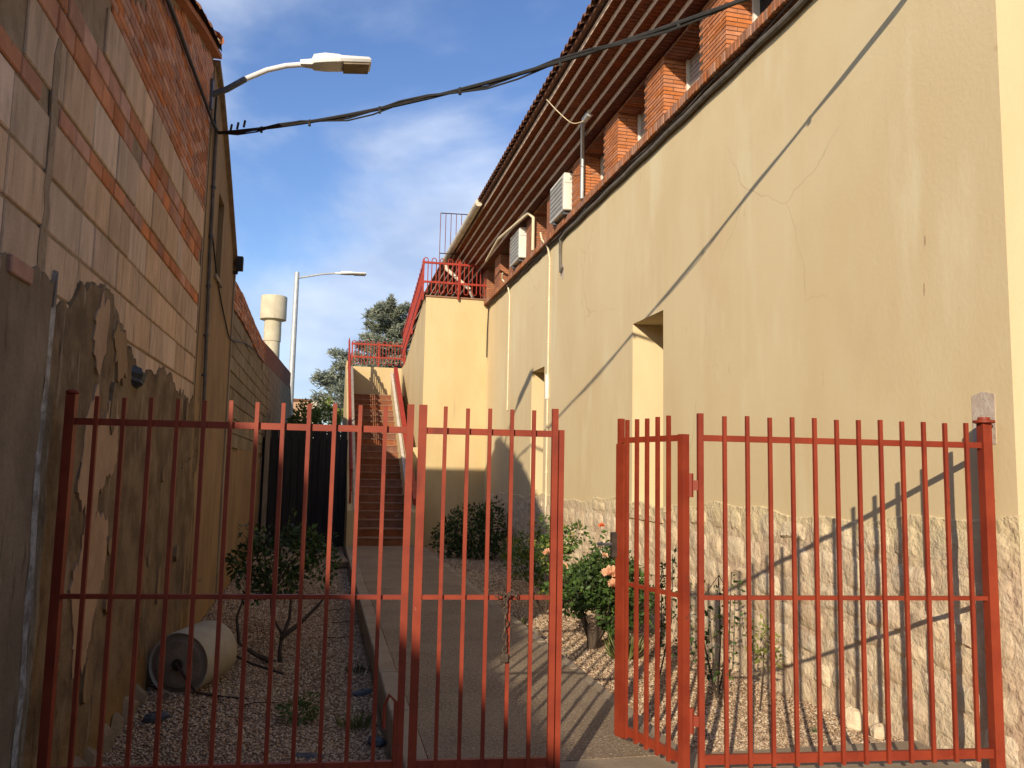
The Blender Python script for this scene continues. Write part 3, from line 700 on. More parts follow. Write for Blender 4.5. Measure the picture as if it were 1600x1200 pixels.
rm = MB(); rm.add([(x*1.3, 0, z*1.3) for x, z in out]+[(x*1.1, .4, z*1.1) for x, z in out], [(k, k+1, N+2+k, N+1+k) for k in range(N)])
piece('ridge_tile', rm.mesh('ridge_tile', material('ridge_clay', (.5, .2, .1), (.4, .15, .08), scale=8, bump=.3)), (XL+.02, 8.0, 5.60), roof, rot=(.15, 0, .3))
# plaster skirt with a ragged top edge
def ragged(name, y0, y1, zb, topf, x, d, mat, parent, step=.035, jag=.05):
    n = int((y1-y0)/step); v = []; w_ = 0
    mb = MB(); prev = None
    tops = []
    for k in range(n+1):
        w_ = .72*w_+random.uniform(-jag, jag); tops.append(topf(y0+k*step)+w_)
    nz = 14
    vs = []
    for k in range(n+1):
        yy = y0+k*step
        for j in range(nz+1):
            zz_ = zb+(tops[k]-zb)*j/nz
            vs.append((x+d*(.55+.45*vnoise((1, yy, zz_), .55))+.004*vnoise((2, yy, zz_), 2.5), yy, zz_))
    fs = [(k*(nz+1)+j, (k+1)*(nz+1)+j, (k+1)*(nz+1)+j+1, k*(nz+1)+j+1) for k in range(n) for j in range(nz)]
    # returning edge along the top and both ends
    b = len(vs)
    for k in range(n+1): vs.append((x-.012, y0+k*step, tops[k]+.012))
    fs += [(k*(nz+1)+nz, (k+1)*(nz+1)+nz, b+k+1, b+k) for k in range(n)]
    b = len(vs)
    for j in range(nz+1): vs.append((x-.012, y0+n*step+.01, zb+(tops[n]-zb)*j/nz))
    fs += [(n*(nz+1)+j, b+j, b+j+1, n*(nz+1)+j+1) for j in range(nz)]
    return mb.add(vs, fs).build(name, mat, parent, smooth=True)
ragged('plaster', 2.65, 4.02, -.5, lambda y: 2.30, XL, .035, GREYPL, core, jag=.02)
ragged('plaster_edge', 4.0, 4.07, -.5, lambda y: 2.32, XL+.002, .034, WHITEPL, core, step=.014, jag=.08)
ragged('plaster', 4.06, 8.72, -.6, lambda y: 2.16+.30*math.exp(-((y-4.9)/.55)**2)+.03*sin(y*3), XL, .026, OLDPL, core, jag=.035)
# peeled patches showing the paler undercoat
def patch(pts, mat, d=.0265):
    P = []
    for (a, za), (b, zb) in zip(pts, pts[1:]+pts[:1]):
        n = max(2, int(math.hypot(b-a, zb-za)/.035))
        for k in range(n):
            t = k/n; P.append((a+(b-a)*t+random.uniform(-.022, .022)*(k > 0), za+(zb-za)*t+random.uniform(-.045, .045)*(k > 0)))
    MB().prism(P, 'x', XL-.01, XL+d).build('bare_patch', mat, core)
patch([(4.62, 1.35), (4.70, 1.75), (4.84, 1.92), (5.02, 1.70), (5.18, 1.92), (5.36, 1.80), (5.40, 1.52), (5.22, 1.42), (5.05, 1.35), (5.0, 1.18), (5.16, 1.22), (5.30, 1.15), (5.28, .82), (5.10, .62), (4.96, .36), (4.86, .52), (4.78, .38), (4.70, .72), (4.62, .86), (4.76, 1.02), (4.80, 1.22)], PALEPL)
patch([(4.72, 2.30), (4.80, 2.42), (4.98, 2.36), (4.96, 2.12), (4.84, 1.98), (4.70, 2.08)], PALEPL, .0285)
patch([(5.1, 2.22), (5.2, 2.34), (5.42, 2.26), (5.5, 2.05), (5.3, 1.98)], TANPL, .0285)
for k in range(9):
    y = random.uniform(4.3, 8.4); z = random.uniform(.0, 2.0)
    blob(y, z, random.uniform(.03, .09), random.uniform(.05, .16), XL, -.034, n=11).build('bare_patch', random.choice((TANPL, OLDPL)), core)
# broken putlog hole stuffed with rubble and projecting brick stub
lbrick(.25, .075, 3.50, 2.235, .022)
stone([(5.62, 2.0), (5.95, 1.98), (5.92, 2.13), (5.66, 2.15)], np.array([XL, 0, 0]), np.array([0, 1., 0]), np.array([0, 0, 1.]), np.array([1., 0, 0]), .075, core, SLATE, 'stone')
# foundation stones showing at the wall foot
for k in range(7):
    y = 4.5+k*.30+random.uniform(0, .08); h = random.uniform(.14, .26)
    stone([(y, -.35), (y+.27, -.35), (y+.23, -.27+h), (y+.04, -.24+h)], np.array([XL+.02, 0, 0]), np.array([0, 1., 0]), np.array([0, 0, 1.]), np.array([1., 0, 0]), random.uniform(.04, .08), core, ROCK, 'stone')
# tan plastered house next to it
Bt = thing('plastered_house', (-4, 9.6, -.3), 'narrow tan plastered house between the block wall and the lower garden wall', 'building')
TT = [(8.322, 5.50), (8.75, 5.36), (9.25, 5.08), (9.87, 4.70), (10.4, 4.35), (10.95, 3.99)]
tw = MB()
wy0, wy1, wz0, wz1 = 9.15, 9.60, 3.55, 4.45
def tt(y):
    for (a, za), (b, zb) in zip(TT, TT[1:]):
        if y <= b: return za+(zb-za)*(y-a)/(b-a)
    return TT[-1][1]
xt = XL+.012
tw.prism([(8.322, -.5), (wy0, -.5), (wy0, tt(wy0)), TT[1], TT[0]], 'x', xt, -7)
tw.prism([(wy0, -.5), (wy1, -.5), (wy1, wz0), (wy0, wz0)], 'x', xt, -7)
tw.prism([(wy0, wz1), (wy1, wz1), (wy1, tt(wy1)), (wy0, tt(wy0))], 'x', xt, -7)
tw.prism([(wy1, -.5), (10.95, -.5), TT[5], TT[4], TT[3], (wy1, tt(wy1))], 'x', xt, -7)
wl_ = tw.build('wall', TANPL, Bt)
ww = MB().box((xt-.3, wy0+.002, wz0+.002), (xt-.22, wy1-.002, wz1-.002)).build('window', DARKW, Bt)
MB().box((xt-.2, wy0-.04, wz0-.05), (xt+.03, wy1+.04, wz0-.001), .004).build('window_sill', KERB, ww)
for (a, za), (b, zb) in zip(TT, TT[1:]): MB().prism([(a, za+.002), (b, zb+.002), (b, zb+.05), (a, za+.05)], 'x', XL+.06, -7).build('roof_edge', LMORT, Bt)
MB().prism([(10.87, -.5), (10.96, -.5), (10.96, 3.98), (10.87, 4.03)], 'x', xt-.05, xt+.018).build('corner_strip', KERB, Bt)
# low garden wall with a brick top
LW = [(10.97, 3.95), (12.3, 4.0), (14.3, 3.94), (16.0, 3.92), (20, 4.2), (25, 4.5), (29.8, 4.8)]
def interp(T, y):
    for (a, za), (b, zb) in zip(T, T[1:]):
        if y <= b: return za+(zb-za)*(y-a)/(b-a)
    return T[-1][1]
bandb = lambda y: interp(LW, y)-.40 - .012*max(0, y-16)
Gw = thing('garden_wall', (-1.4, 20, -.3), 'long low garden wall of tan blocks topped with a red brick band', 'wall')
MB().prism([(10.97, -.5), (29.8, -.5)]+[(y, bandb(y)) for y in (29.8, 25, 20, 16, 14.3, 12.3, 10.97)], 'x', XL-.03, XL-.28).build('block_wall', CBLOCKF, Gw)
bw_ = MB().prism([(y, bandb(y)+.002) for y in (10.97, 12.3, 14.3, 16, 20, 25, 29.8)]+[(y, z) for y, z in LW[::-1]], 'x', XL-.028, XL-.27).build('brick_band', RBRICKF, Gw)
cbm = MB().box((-.03, 0, 0), (0, .386, .186), .005).mesh('block', CBLOCK)
z = 1.75; r = 0
while z < 3.4:
    y = 11.0 + (.2 if r % 2 else 0)
    while y < 18.5:
        if z+.2 < bandb(y): piece('block', cbm, (XL+random.uniform(-.004, .004), y, z), Gw)
        y += .4
    z += .2; r += 1
lb2 = MB().box((-.03, 0, 0), (0, .238, .054), .003).mesh('brick', LBRICK)
for r in range(6):
    y = 11.0+(.125 if r % 2 else 0)
    while y < 17:
        piece('brick', lb2, (XL+.002+random.uniform(-.004, .004), y, bandb(y)+.012+r*.064), bw_); y += .25
ragged('plaster', 10.97, 17.5, -.6, lambda y: 1.72+.1*sin(y), XL-.02, .03, TANPL, Gw, step=.08, jag=.04)
MB().prism([(29.82, -.5), (36, -.5), (36, 3.4), (31, 3.9), (29.82, 4.35)], 'x', XL-.02, XL-.3).build('end_wall', CBLOCKF, Gw)
# house across the street, behind the viewer: it throws the shade over the gate
Hs = thing('street_house', (-9, -6, -.3), 'two-level house on the far side of the street behind the gate', 'building')
SHX = -5.0
MB().box((-14, -16, -.4), (SHX, -4.75, 4.68)).build('wall', GREYPL, Hs)
MB().box((-14, -4.745, -.4), (SHX, -3.75, 5.10)).build('wall', GREYPL, Hs)
MB().prism([(SHX+.04, 4.685), (-9.5, 6.0), (-14.1, 4.7)], 'y', -16, -4.8).build('roof', TILE, Hs)

Ho = thing('sky_blocker_house', (5, -14, -.3), 'unseen plain house added across the street to cut sky light on the lower alley', 'building')  # unseen, added behind the camera to hold sky light off the low surfaces
MB().box((-.8, -20, -.4), (14, -9.5, 7.5)).build('wall', GREYPL, Ho)
MB().prism([(-1.1, 7.502), (6.6, 9.2), (14.3, 7.502)], 'y', -20.2, -9.2).build('roof', TILE, Ho)
for k in range(4):
    for zf in (1.0, 4.2):
        wi = MB().box((.6+k*3.3, -9.499, zf), (1.7+k*3.3, -9.44, zf+1.6)).build('window', DARKW, Ho)
        MB().box((.5+k*3.3, -9.499, zf-.08), (1.8+k*3.3, -9.34, zf-.003)).build('window_sill', KERB, wi)
# ================================================================== gate in the red fence
FA = Vector((-1.155, 4.158, 0)); FANG = radians(95.7); FD = Vector((sin(FANG), cos(FANG), 0)); FN = Vector((FD.y, -FD.x, 0)) # FN towards the street
if FN.y > 0: FN = -FN
ZB, ZM, ZTOP, ZSP = .105, .895, 1.69, 1.805
def leaf(name, label, org, dr, nrm, L, nbars, stile0, stile1, sp0=True, sp1=True, zb=ZB, bw=.0185):
    t = thing(name, (*(org+dr*(L/2)).xy, zb-.02), label, 'gate', 'red barred gate panels')
    upv = nrm
    def bar(s, z0, z1, w_, dpt, nm, out=.0):
        p = org+dr*s+nrm*out
        MB().beam((p.x, p.y, z0), (p.x, p.y, z1), w_, dpt, upv=tuple(nrm)).build(nm, RED, t)
    for z, h, nm in ((ZTOP, .031, 'top_rail'), (ZM, .021, 'middle_rail'), (zb+.02, .045, 'bottom_rail')):
        a, b = org+dr*(stile0/2+.0005), org+dr*(L-stile1/2-.0005)
        MB().beam((a.x, a.y, z), (b.x, b.y, z), .022, h).build(nm, RED, t)
    for k in range(1, nbars+1):
        s = L*k/(nbars+1)
        zl = random.uniform(-.004, .004)
        bar(s, zb-.012, ZSP+zl, bw, bw, 'bar', out=.0215)
    bar(0, zb-.03 if stile0 < .05 else -.1, ZTOP+.018 if sp0 is False else ZSP+.01, stile0, stile0, 'stile')
    bar(L, zb-.03 if stile1 < .05 else -.1, ZTOP+.018 if sp1 is False else ZSP+.01, stile1, stile1, 'stile')
    return t
p = lambda s: FA+FD*s
g1 = leaf('gate_panel', 'red barred gate panel hinged at the old block wall', p(0), FD, FN, 1.565, 12, .042, .034, True, True)
MB().lathe([(.026, 0), (.031, .006), (.026, .016), (.012, .02)], 10, (*p(0).xy, ZSP+.012)).build('post_cap', RED, g1, smooth=True)
MB().tube([(*(p(1.54)+FN*.02).xy, .02), (*(p(1.54)+FN*.02).xy, .42), (*(p(1.51)+FN*.02).xy, .45), (*(p(1.49)+FN*.02).xy, .40), (*(p(1.49)+FN*.02).xy, .3)], .009, 6).build('drop_bolt', RED, g1)
g2 = leaf('gate_panel', 'narrow red barred gate panel with a chain and padlock on it', p(1.625), FD, FN, .655, 5, .040, .030, True, True)
a_ = p(2.312); MB().beam((a_.x, a_.y, .03), (a_.x, a_.y, ZTOP+.02), .026, .045, upv=tuple(FN)).build('closing_strip', RED, g2)
g3 = leaf('gate_panel', 'red barred fence panel fixed against the ochre building wall', p(3.03), FD, FN, 1.572, 12, .028, .051, True, True, zb=.10)
MB().lathe([(.03, 0), (.055, .006), (.055, .018), (.032, .022), (.03, .035)], 12, (*p(4.602).xy, ZSP+.0)).build('post_cap', RED, g3, smooth=True)
hg = p(2.955)+Vector((0, .03, 0)); en = Vector((1.655, 4.45, 0)); dl = (en-hg); Lw = dl.length; dl.normalize()
nl = Vector((dl.y, -dl.x, 0)); nl = nl if nl.x < 0 else -nl
g4 = leaf('gate_panel', 'red barred gate leaf standing open beside the rose bush, with lock', hg, dl, nl, Lw, 5, .042, .03, False, True, zb=.09)
e2 = hg+dl*(Lw-.03)+nl*.022
MB().beam((e2.x, e2.y, .07), (e2.x, e2.y, ZTOP-.02), .075, .012, upv=tuple(nl)).build('lock_plate', RED, g4)
lk = hg+dl*(Lw+.012)+nl*.03
MB().box((lk.x-.02, lk.y-.02, 1.03), (lk.x+.02, lk.y+.025, 1.17), .005).build('lock_case', RUST, g4)
MB().tube([(lk.x-.02, lk.y, 1.105), (lk.x-.07, lk.y-.01, 1.105), (lk.x-.075, lk.y+.07, 1.10)], .009, 6).build('lever_handle', DKGALV, g4)
for z in (.30, 1.45):
    a_ = (hg+p(3.015))/2
    MB().tube([(a_.x, a_.y, z-.06), (a_.x, a_.y, z+.06)], .016, 8).build('hinge', RED, g4)
    MB().beam((hg.x, hg.y, z), (p(3.03).x, p(3.03).y, z), .02, .05).build('hinge_strap', RED, g4)
MB().beam((*(p(3.03)+FN*0-Vector((0, .0, 0))).xy, -.02), (*p(3.03).xy, .068), .03, .03).build('foot', RED, g3)
# chain with padlock hanging from the middle rail
t = thing('chain', (*(p(2.045)+FN*.03).xy, .60), 'rusty chain with a small padlock looped over the narrow gate panel', 'chain')
def torus(c, R, r, ax, el=1.5):
    pts = []
    for k in range(11):
        a = 2*pi*k/10; u, v = cos(a)*R, sin(a)*R*el
        pts.append((c[0]+(u if ax == 0 else 0), c[1]+(u if ax else 0), c[2]+v))
    return MB().tube(pts, r, 5, caps=False)
CH_ = material('chain_steel', (.15, .11, .08), (.09, .065, .05), scale=30, bump=0, rough=.5, metal=.5)
c0 = p(2.045)+FN*.05
for k in range(9): torus((c0.x+.004*sin(k*2.), c0.y, .90-k*.030), .011, .0035, k % 2).build('link', CH_, t, smooth=True)
for k in range(6):
    torus((c0.x-.04+k*.018, c0.y-.002, .915+.010*sin(k*2)), .011, .0035, k % 2, 1.2).build('link', CH_, t, smooth=True)
MB().box((c0.x-.018, c0.y-.010, .60), (c0.x+.018, c0.y+.010, .64), .004).build('padlock', CH_, t)

# ================================================================== lamps, cables, tower
def luminaire(t, base, d, L=.60, w_=.22):
    """LED road lantern: flat head that narrows to the neck; d = horizontal direction"""
    d = Vector(d).normalized(); r = d.cross(Vector((0, 0, 1))).normalized(); u = r.cross(d)
    st = [(0, .035, .035, .0), (.10, .05, .045, .0), (.12, .085, .07, .012), (.22, .105, .075, .018), (.34, .11, .06, .018), (.36, .11, .05, .016), (.60, .11, .042, .016), (.62, .10, .03, .014)]
    vs = []; n = 10
    for s, hw, hh, zo in st:
        s *= L/.6; hw *= w_/.22
        for k in range(n):
            a = 2*pi*k/n; ca, sa = cos(a), sin(a)
            pw = lambda q: math.copysign(abs(q)**.55, q)
            vs.append(Vector(base)+d*s+r*hw*pw(ca)+u*(zo+hh*(pw(sa) if sa > 0 else pw(sa)*.7)))
    fs = [(i*n+k, i*n+(k+1) % n, (i+1)*n+(k+1) % n, (i+1)*n+k) for i in range(len(st)-1) for k in range(n)]+[tuple(range(n))[::-1], tuple((len(st)-1)*n+k for k in range(n))]
    MB().add(vs, fs).build('housing', LAMPW, t, smooth=True)
    b = Vector(base)+d*(.375*L/.6)+u*(-.0225)
    c_ = Vector(base)+d*(.60*L/.6)+u*(-.018)
    hw = .092*w_/.22
    MB().add([b-r*hw, b+r*hw, c_+r*hw, c_-r*hw]+[q-u*.012 for q in (b-r*hw, b+r*hw, c_+r*hw, c_-r*hw)], [(0,1,2,3),(7,6,5,4),(0,1,5,4),(1,2,6,5),(2,3,7,6),(3,0,4,7)]).build('lens', LENS, t)
L1 = thing('street_lamp', (XL, 8.2, 5.0), 'white street lantern on a curved arm fixed to the brick house', 'street lamp')
arm = [(XL+.02, 8.2, 5.13), (XL+.15, 8.2, 5.20), (XL+.32, 8.2, 5.33), (XL+.52, 8.2, 5.45), (XL+.70, 8.2, 5.52), (XL+.86, 8.2, 5.555)]
MB().tube(arm[2:], .026, 10).build('arm', LAMPW, L1, smooth=True)
MB().tube(arm[:3], .03, 10).build('bracket_sleeve', DKGALV, L1, smooth=True)
MB().box((XL-.02, 8.16, 4.98), (XL+.025, 8.24, 5.28), .004).build('wall_plate', DKGALV, L1)
luminaire(L1, (XL+.84, 8.2, 5.56), (1, .02, .10), L=.68, w_=.26)
L2 = thing('lamp_post', (-1.45, 32, -.3), 'tall grey lamp post with a single arm beyond the garden wall', 'street lamp')
MB().tube([(-1.36, 32, -.4), (-1.33, 32, 8.95)], [.14, .09], 12).build('post', GALV, L2, smooth=True)
MB().tube([(-1.33, 32, 8.72), (-.4, 32, 8.95), (.15, 32, 9.03)], .035, 8).build('arm', GALV, L2, smooth=True)
luminaire(L2, (.1, 32, 9.02), (1, 0, .03), L=1.15, w_=.34)
# bundle of cables across the alley
A_, B_ = Vector((XL+.05, 8.49, 4.86)), Vector((3.46, 3.74, 4.76))
def span(off, sag, n=22):
    return [A_.lerp(B_, k/n)+Vector((0, 0, -sag*4*(k/n)*(1-k/n)))+Vector((0, off*sin(k*1.1+off*90), off*cos(k*1.3+off*70))) for k in range(n+1)]
Cb = thing('overhead_cable', (1.1, 6.2, 4.5), 'black bundle of overhead cables strung across the alley', 'cable')
MB().tube(span(.0, .245), .016, 7).build('cable', BLACKC, Cb, smooth=True)
MB().tube(span(.022, .245), .009, 6).build('cable', BLACKC, Cb, smooth=True)
MB().tube(span(-.026, .265), .007, 6).build('cable', BLACKC, Cb, smooth=True)
for f in (.10, .2, .33, .46, .6, .74, .88):
    q = A_.lerp(B_, f)+Vector((0, 0, -.245*4*f*(1-f)-.03)); MB().box((q.x-.012, q.y-.012, q.z-.012), (q.x+.012, q.y+.012, q.z+.05), .004).build('clamp', BLACKC, Cb)
for f in (.03, .045, .06): q = A_.lerp(B_, f); MB().tube([(q.x, q.y, q.z-.02), (q.x+.01, q.y, q.z+.05)], .012, 6).build('clamp', BLACKC, Cb)
cable('wall_cable', [(XL+.03, 5.2, 4.62), (XL+.035, 5.9, 4.75), (XL+.03, 6.7, 4.80), (XL+.035, 7.5, 4.83), (XL+.04, 8.1, 4.84), (XL+.05, 8.45, 4.86)], .016, BLACKC, 'dark cable clipped along the brick house below its roof edge', sub=4)
o = cable('wall_conduit', [(XL+.04, 8.46, 4.9), (XL+.035, 8.5, 4.6), (XL+.035, 8.60, 3.4), (XL+.045, 8.70, 2.2), (XL+.05, 8.72, 1.55)], .018, GREYC, 'grey conduit dropping down the corner between brick house and tan house', cat='conduit', sub=3)
for z in (4.3, 3.8, 3.3, 2.8, 2.4): MB().tube([(XL+.035, 8.5+(4.6-z)*.083, z-.012), (XL+.035, 8.5+(4.6-z)*.083, z+.012)], .028, 8).build('clip', DKGALV, o)
cable('wall_cable', [(XL+.02, 8.46, 5.25), (XL+.02, 8.44, 5.0), (XL+.03, 8.46, 4.88)], .012, BLACKC, 'short black cable below the wall lantern bracket')
cable('wall_cable', [(XL+.03, 8.62, 3.9), (XL+.03, 9.3, 3.5), (XL+.03, 10.2, 3.2), (XL+.03, 10.9, 3.1), (XL+.03, 13, 3.35), (XL+.03, 16, 3.5)], .009, BLACKC, 'thin black cable drooping along the tan house and garden wall', sub=4)
t = thing('floodlight', (XL+.10, 10.8, 4.0), 'small black floodlight at the corner of the tan house', 'floodlight')
MB().box((XL+.05, 10.74, 3.98), (XL+.13, 10.84, 4.16), .006).build('lamp_head', BLACKC, t); MB().box((XL-.01, 10.77, 3.93), (XL+.07, 10.80, 3.975)).build('bracket', BLACKC, t)
Tw = thing('water_tower', (-10, 150, -.6), 'concrete water tower with a drum tank standing far behind the garden wall', 'water tower')
tx = 150*(-.0664)
MB().lathe([(1.45, 0), (1.40, 22), (1.37, 24.2)], 28, (tx, 150, -.6)).build('shaft', CONC, Tw, smooth=True)
MB().lathe([(1.50, 24.2), (1.50, 26.6)], 28, (tx, 150, -.6)).build('collar', CONC, Tw, smooth=True)
MB().lathe([(1.5, 27.9), (2.28, 28.1), (2.28, 32.2), (2.2, 32.3), (0.3, 32.5)], 36, (tx, 150, -.6)).build('tank', CONC, Tw, smooth=True)
MB().lathe([(1.48, 26.6), (1.48, 27.95)], 28, (tx, 150, -.6)).build('neck', CONC, Tw, smooth=True)

# ================================================================== fence, far house
Fb = thing('board_fence', (-.4, 17.6, -.1), 'dark board fence closing the alley beside the staircase', 'fence')
MB().box((XL, 17.66, -.2), (.47, 17.70, 2.1)).build('rail', DARKW, Fb)
x = XL+.03
while x < .47:
    wd = min(.14, .472-x); MB().box((x, 17.62+random.uniform(-.006, .006), -.2), (x+wd-.008, 17.655, 2.27+random.uniform(-.015, .015)), .003).build('board', DARKW, Fb); x += .14
MB().box((XL+.06, 17.5, -.2), (XL+.15, 17.6, 2.6)).build('post', KERB, Fb)
Fh = thing('far_house', (-2.2, 46, -.5), 'small pale brick house far behind the board fence', 'house')
PALEB = brick_mat('pale_brick_far', (.46, .27, .16), (.38, .22, .13), (.48, .38, .27), .3, .12, 'x')
MB().box((-5.0, 45, -.6), (-.72, 50, 5.0)).build('wall', PALEB, Fh)
MB().prism([(-5.2, 5.0), (-.72, 5.0), (-.72, 5.12), (-5.2, 5.12)], 'y', 44.9, 50).build('roof', TILE, Fh)
MB().box((-.72, 44.9, -.6), (-.45, 50, 5.3)).build('corner_post', WHITE, Fh)
MB().box((-1.65, 44.95, 3.2), (-1.25, 44.999, 3.9)).build('window', DARKW, Fh)

# ================================================================== plants
def leaves(P, D, size, fold=.25, aspect=.55):
    """N folded diamond leaves at P pointing along D"""
    N = len(P)
    D = D/np.linalg.norm(D, axis=1, keepdims=True)
    R = rng.normal(size=(N, 3)); R -= D*(R*D).sum(1, keepdims=True); R /= np.linalg.norm(R, axis=1, keepdims=True)
    Nn = np.cross(D, R); s = size[:, None]
    a = P; b = P+D*s*.45+R*s*aspect*.5-Nn*s*fold*.3; c = P+D*s; d = P+D*s*.45-R*s*aspect*.5-Nn*s*fold*.3; mdl = P+D*s*.5+Nn*s*.06
    V = np.stack([a, b, c, d, mdl], 1).reshape(-1, 3)
    F = np.array([(0, 1, 4), (1, 2, 4), (2, 3, 4), (3, 0, 4)])
    return V, (F[None]+(np.arange(N)*5)[:, None, None]).reshape(-1, 3)
def cloud(c, r, n, shell=.35):
    d = rng.normal(size=(n, 3)); d /= np.linalg.norm(d, axis=1, keepdims=True)
    return np.array(c)+d*np.array(r)*(rng.uniform(shell, 1, n)**.6)[:, None], d
def bush(name, base, label, clumps, nleaf, mat, size, stems, cat='shrub', group=None, mat2=None, flowers=(), stemr=.012):
    t = thing(name, base, label, cat, group); b = np.array(base)
    st = MB()
    for s in stems:
        pts = [Vector(base)+Vector(q) for q in s]; k = len(pts)
        st.tube(pts, [stemr*(1-.65*i/(k-1)) for i in range(k)], 6)
    for c, r in clumps:
        e_ = Vector(base)+Vector(c); f_ = Vector(base)+Vector(stems[0][-1])
        st.tube([f_, f_.lerp(e_, .6)+Vector((random.uniform(-.03, .03), 0, .02)), e_], [stemr*.4, stemr*.28, stemr*.15], 5)
    st.build('stem', BARK, t, smooth=True)
    Ps, Ds = [], []
    tot = sum(r[0]*r[1]*r[2] for c, r in clumps)**1
    for c, r in clumps:
        n = max(20, int(nleaf*(r[0]*r[1]*r[2])/tot)); 
        P, d = cloud(b+np.array(c), r, n); Ps.append(P); Ds.append(d*.8+rng.normal(size=(n, 3))*.6+np.array([0, 0, -.1]))
    P, D = np.concatenate(Ps), np.concatenate(Ds)
    sz = size*rng.uniform(.6, 1.25, len(P))
    k = int(len(P)*(.72 if mat2 else 1)); ix = rng.permutation(len(P))
    for q, mt in ((ix[:k], mat), (ix[k:], mat2)):
        if len(q): V, F = leaves(P[q], D[q], sz[q]); tag(soup('foliage', V, F, mt, t), kind='stuff')
    for fp, fr, fm in flowers:
        c = b+np.array(fp); n = 26
        a = rng.uniform(0, 2*pi, n); h = np.linspace(0, 1, n)
        D = np.stack([np.cos(a)*(1.1-h*.8), np.sin(a)*(1.1-h*.8), .25+h*.9], 1); D = D + rng.normal(size=(n, 3))*.12
        V, F = leaves(np.repeat(c[None], n, 0)+D*fr*.12, D, np.full(n, fr), fold=-.5, aspect=.95)
        soup('flower', V, F, fm, t, smooth=True)
    return t
# the big rose by the open gate
bush('rose_bush', (2.62, 7.55, -.16), 'dense rose bush with peach blooms and thick pruned trunk beside open gate',
     [((-.05, 0, .62), (.30, .28, .26)), ((.22, .1, .60), (.28, .25, .26)), ((-.26, .05, .55), (.24, .24, .24)), ((.05, -.1, .80), (.24, .22, .18)), ((.36, .05, .42), (.2, .2, .2)), ((.12, -.14, .36), (.22, .18, .2)), ((-.02, 0, 1.0), (.07, .07, .13))],
     4200, LEAF, .058, [[(-.08, 0, -.03), (-.10, 0, .12), (-.16, .02, .27), (-.20, .03, .42)], [(-.08, 0, .05), (0, 0, .25), (.06, 0, .5)], [(-.06, 0, .1), (.1, .05, .3), (.25, .1, .5)]],
     flowers=[((-.03, -.33, .74), .085, PETAL), ((.0, -.36, .64), .075, PETAL), ((-.02, -.05, 1.16), .033, PETAL2), ((-.05, -.25, .9), .035, PETAL)], stemr=.05, mat2=LEAFD)
bush('rose_bush', (2.55, 9.3, -.16), 'loose rose bush with pale flowers and yellowing leaves behind the narrow gate',
     [((0, 0, .70), (.28, .22, .2)), ((-.28, 0, .62), (.2, .2, .2)), ((.1, 0, .42), (.26, .22, .2)), ((.2, .1, .86), (.22, .2, .16)), ((-.42, 0, .80), (.1, .1, .1)), ((.38, .1, .95), (.16, .15, .12)), ((.12, 0, 1.02), (.08, .1, .1))],
     1500, LEAF, .06, [[(0, 0, -.05), (.02, 0, .3), (0, 0, .6)], [(0, 0, 0), (-.15, 0, .3), (-.3, 0, .6)]], flowers=[((-.05, -.25, .75), .06, PETAL), ((.15, -.25, .60), .05, PETAL)], mat2=LEAFY)
bush('rose_bush', (2.95, 11.6, -.16), 'thinner rose bush growing beside the cream conduit', [((0, 0, .6), (.3, .3, .22)), ((.2, 0, .85), (.22, .2, .2)), ((-.25, 0, .5), (.2, .2, .2))], 700, LEAF, .06, [[(0, 0, -.05), (.02, 0, .5)]], mat2=LEAFY)
bush('shade_shrub', (2.75, 15.4, -.16), 'broad dark shrub in the shade against the stair block', [((0, 0, .55), (.55, .5, .5)), ((-.35, 0, .4), (.4, .4, .35)), ((.4, 0, .6), (.35, .4, .55)), ((.1, -.3, .35), (.5, .3, .3))], 3200, LEAFD, .075, [[(0, 0, -.1), (0, 0, .4), (.05, 0, .7)]], mat2=LEAF)
bush('rose_shrub', (-.36, 7.75, -.25), 'dark leafy shrub on a forked bare trunk in the shaded bed',
     [((-.22, .2, .86), (.24, .22, .2)), ((.38, .25, .86), (.16, .18, .22)), ((-.14, .25, 1.08), (.16, .2, .14)), ((.14, .2, .98), (.24, .22, .24)), ((-.02, .2, .72), (.26, .22, .18)), ((.26, .2, 1.02), (.16, .16, .18)), ((-.32, .2, 1.12), (.07, .08, .14)), ((.10, .2, 1.24), (.05, .06, .12)), ((.45, .2, 1.08), (.07, .07, .1)), ((-.22, .1, .62), (.12, .1, .1))],
     1900, LEAFD, .055, [[(.06, 0, -.03), (.05, 0, .12), (.06, .05, .26), (-.04, .1, .42), (-.06, .15, .6)], [(.06, .02, .22), (.12, .08, .4), (.12, .15, .7)], [(.02, 0, .02), (-.16, 0, .1), (-.30, 0, .2), (-.33, 0, .42), (-.28, .05, .6)], [(.06, 0, .24), (.22, .03, .36), (.36, .05, .5), (.42, .05, .58)]], mat2=LEAF, stemr=.024)
P, d = cloud((0, 0, 0), (.14, .1, .09), 26)
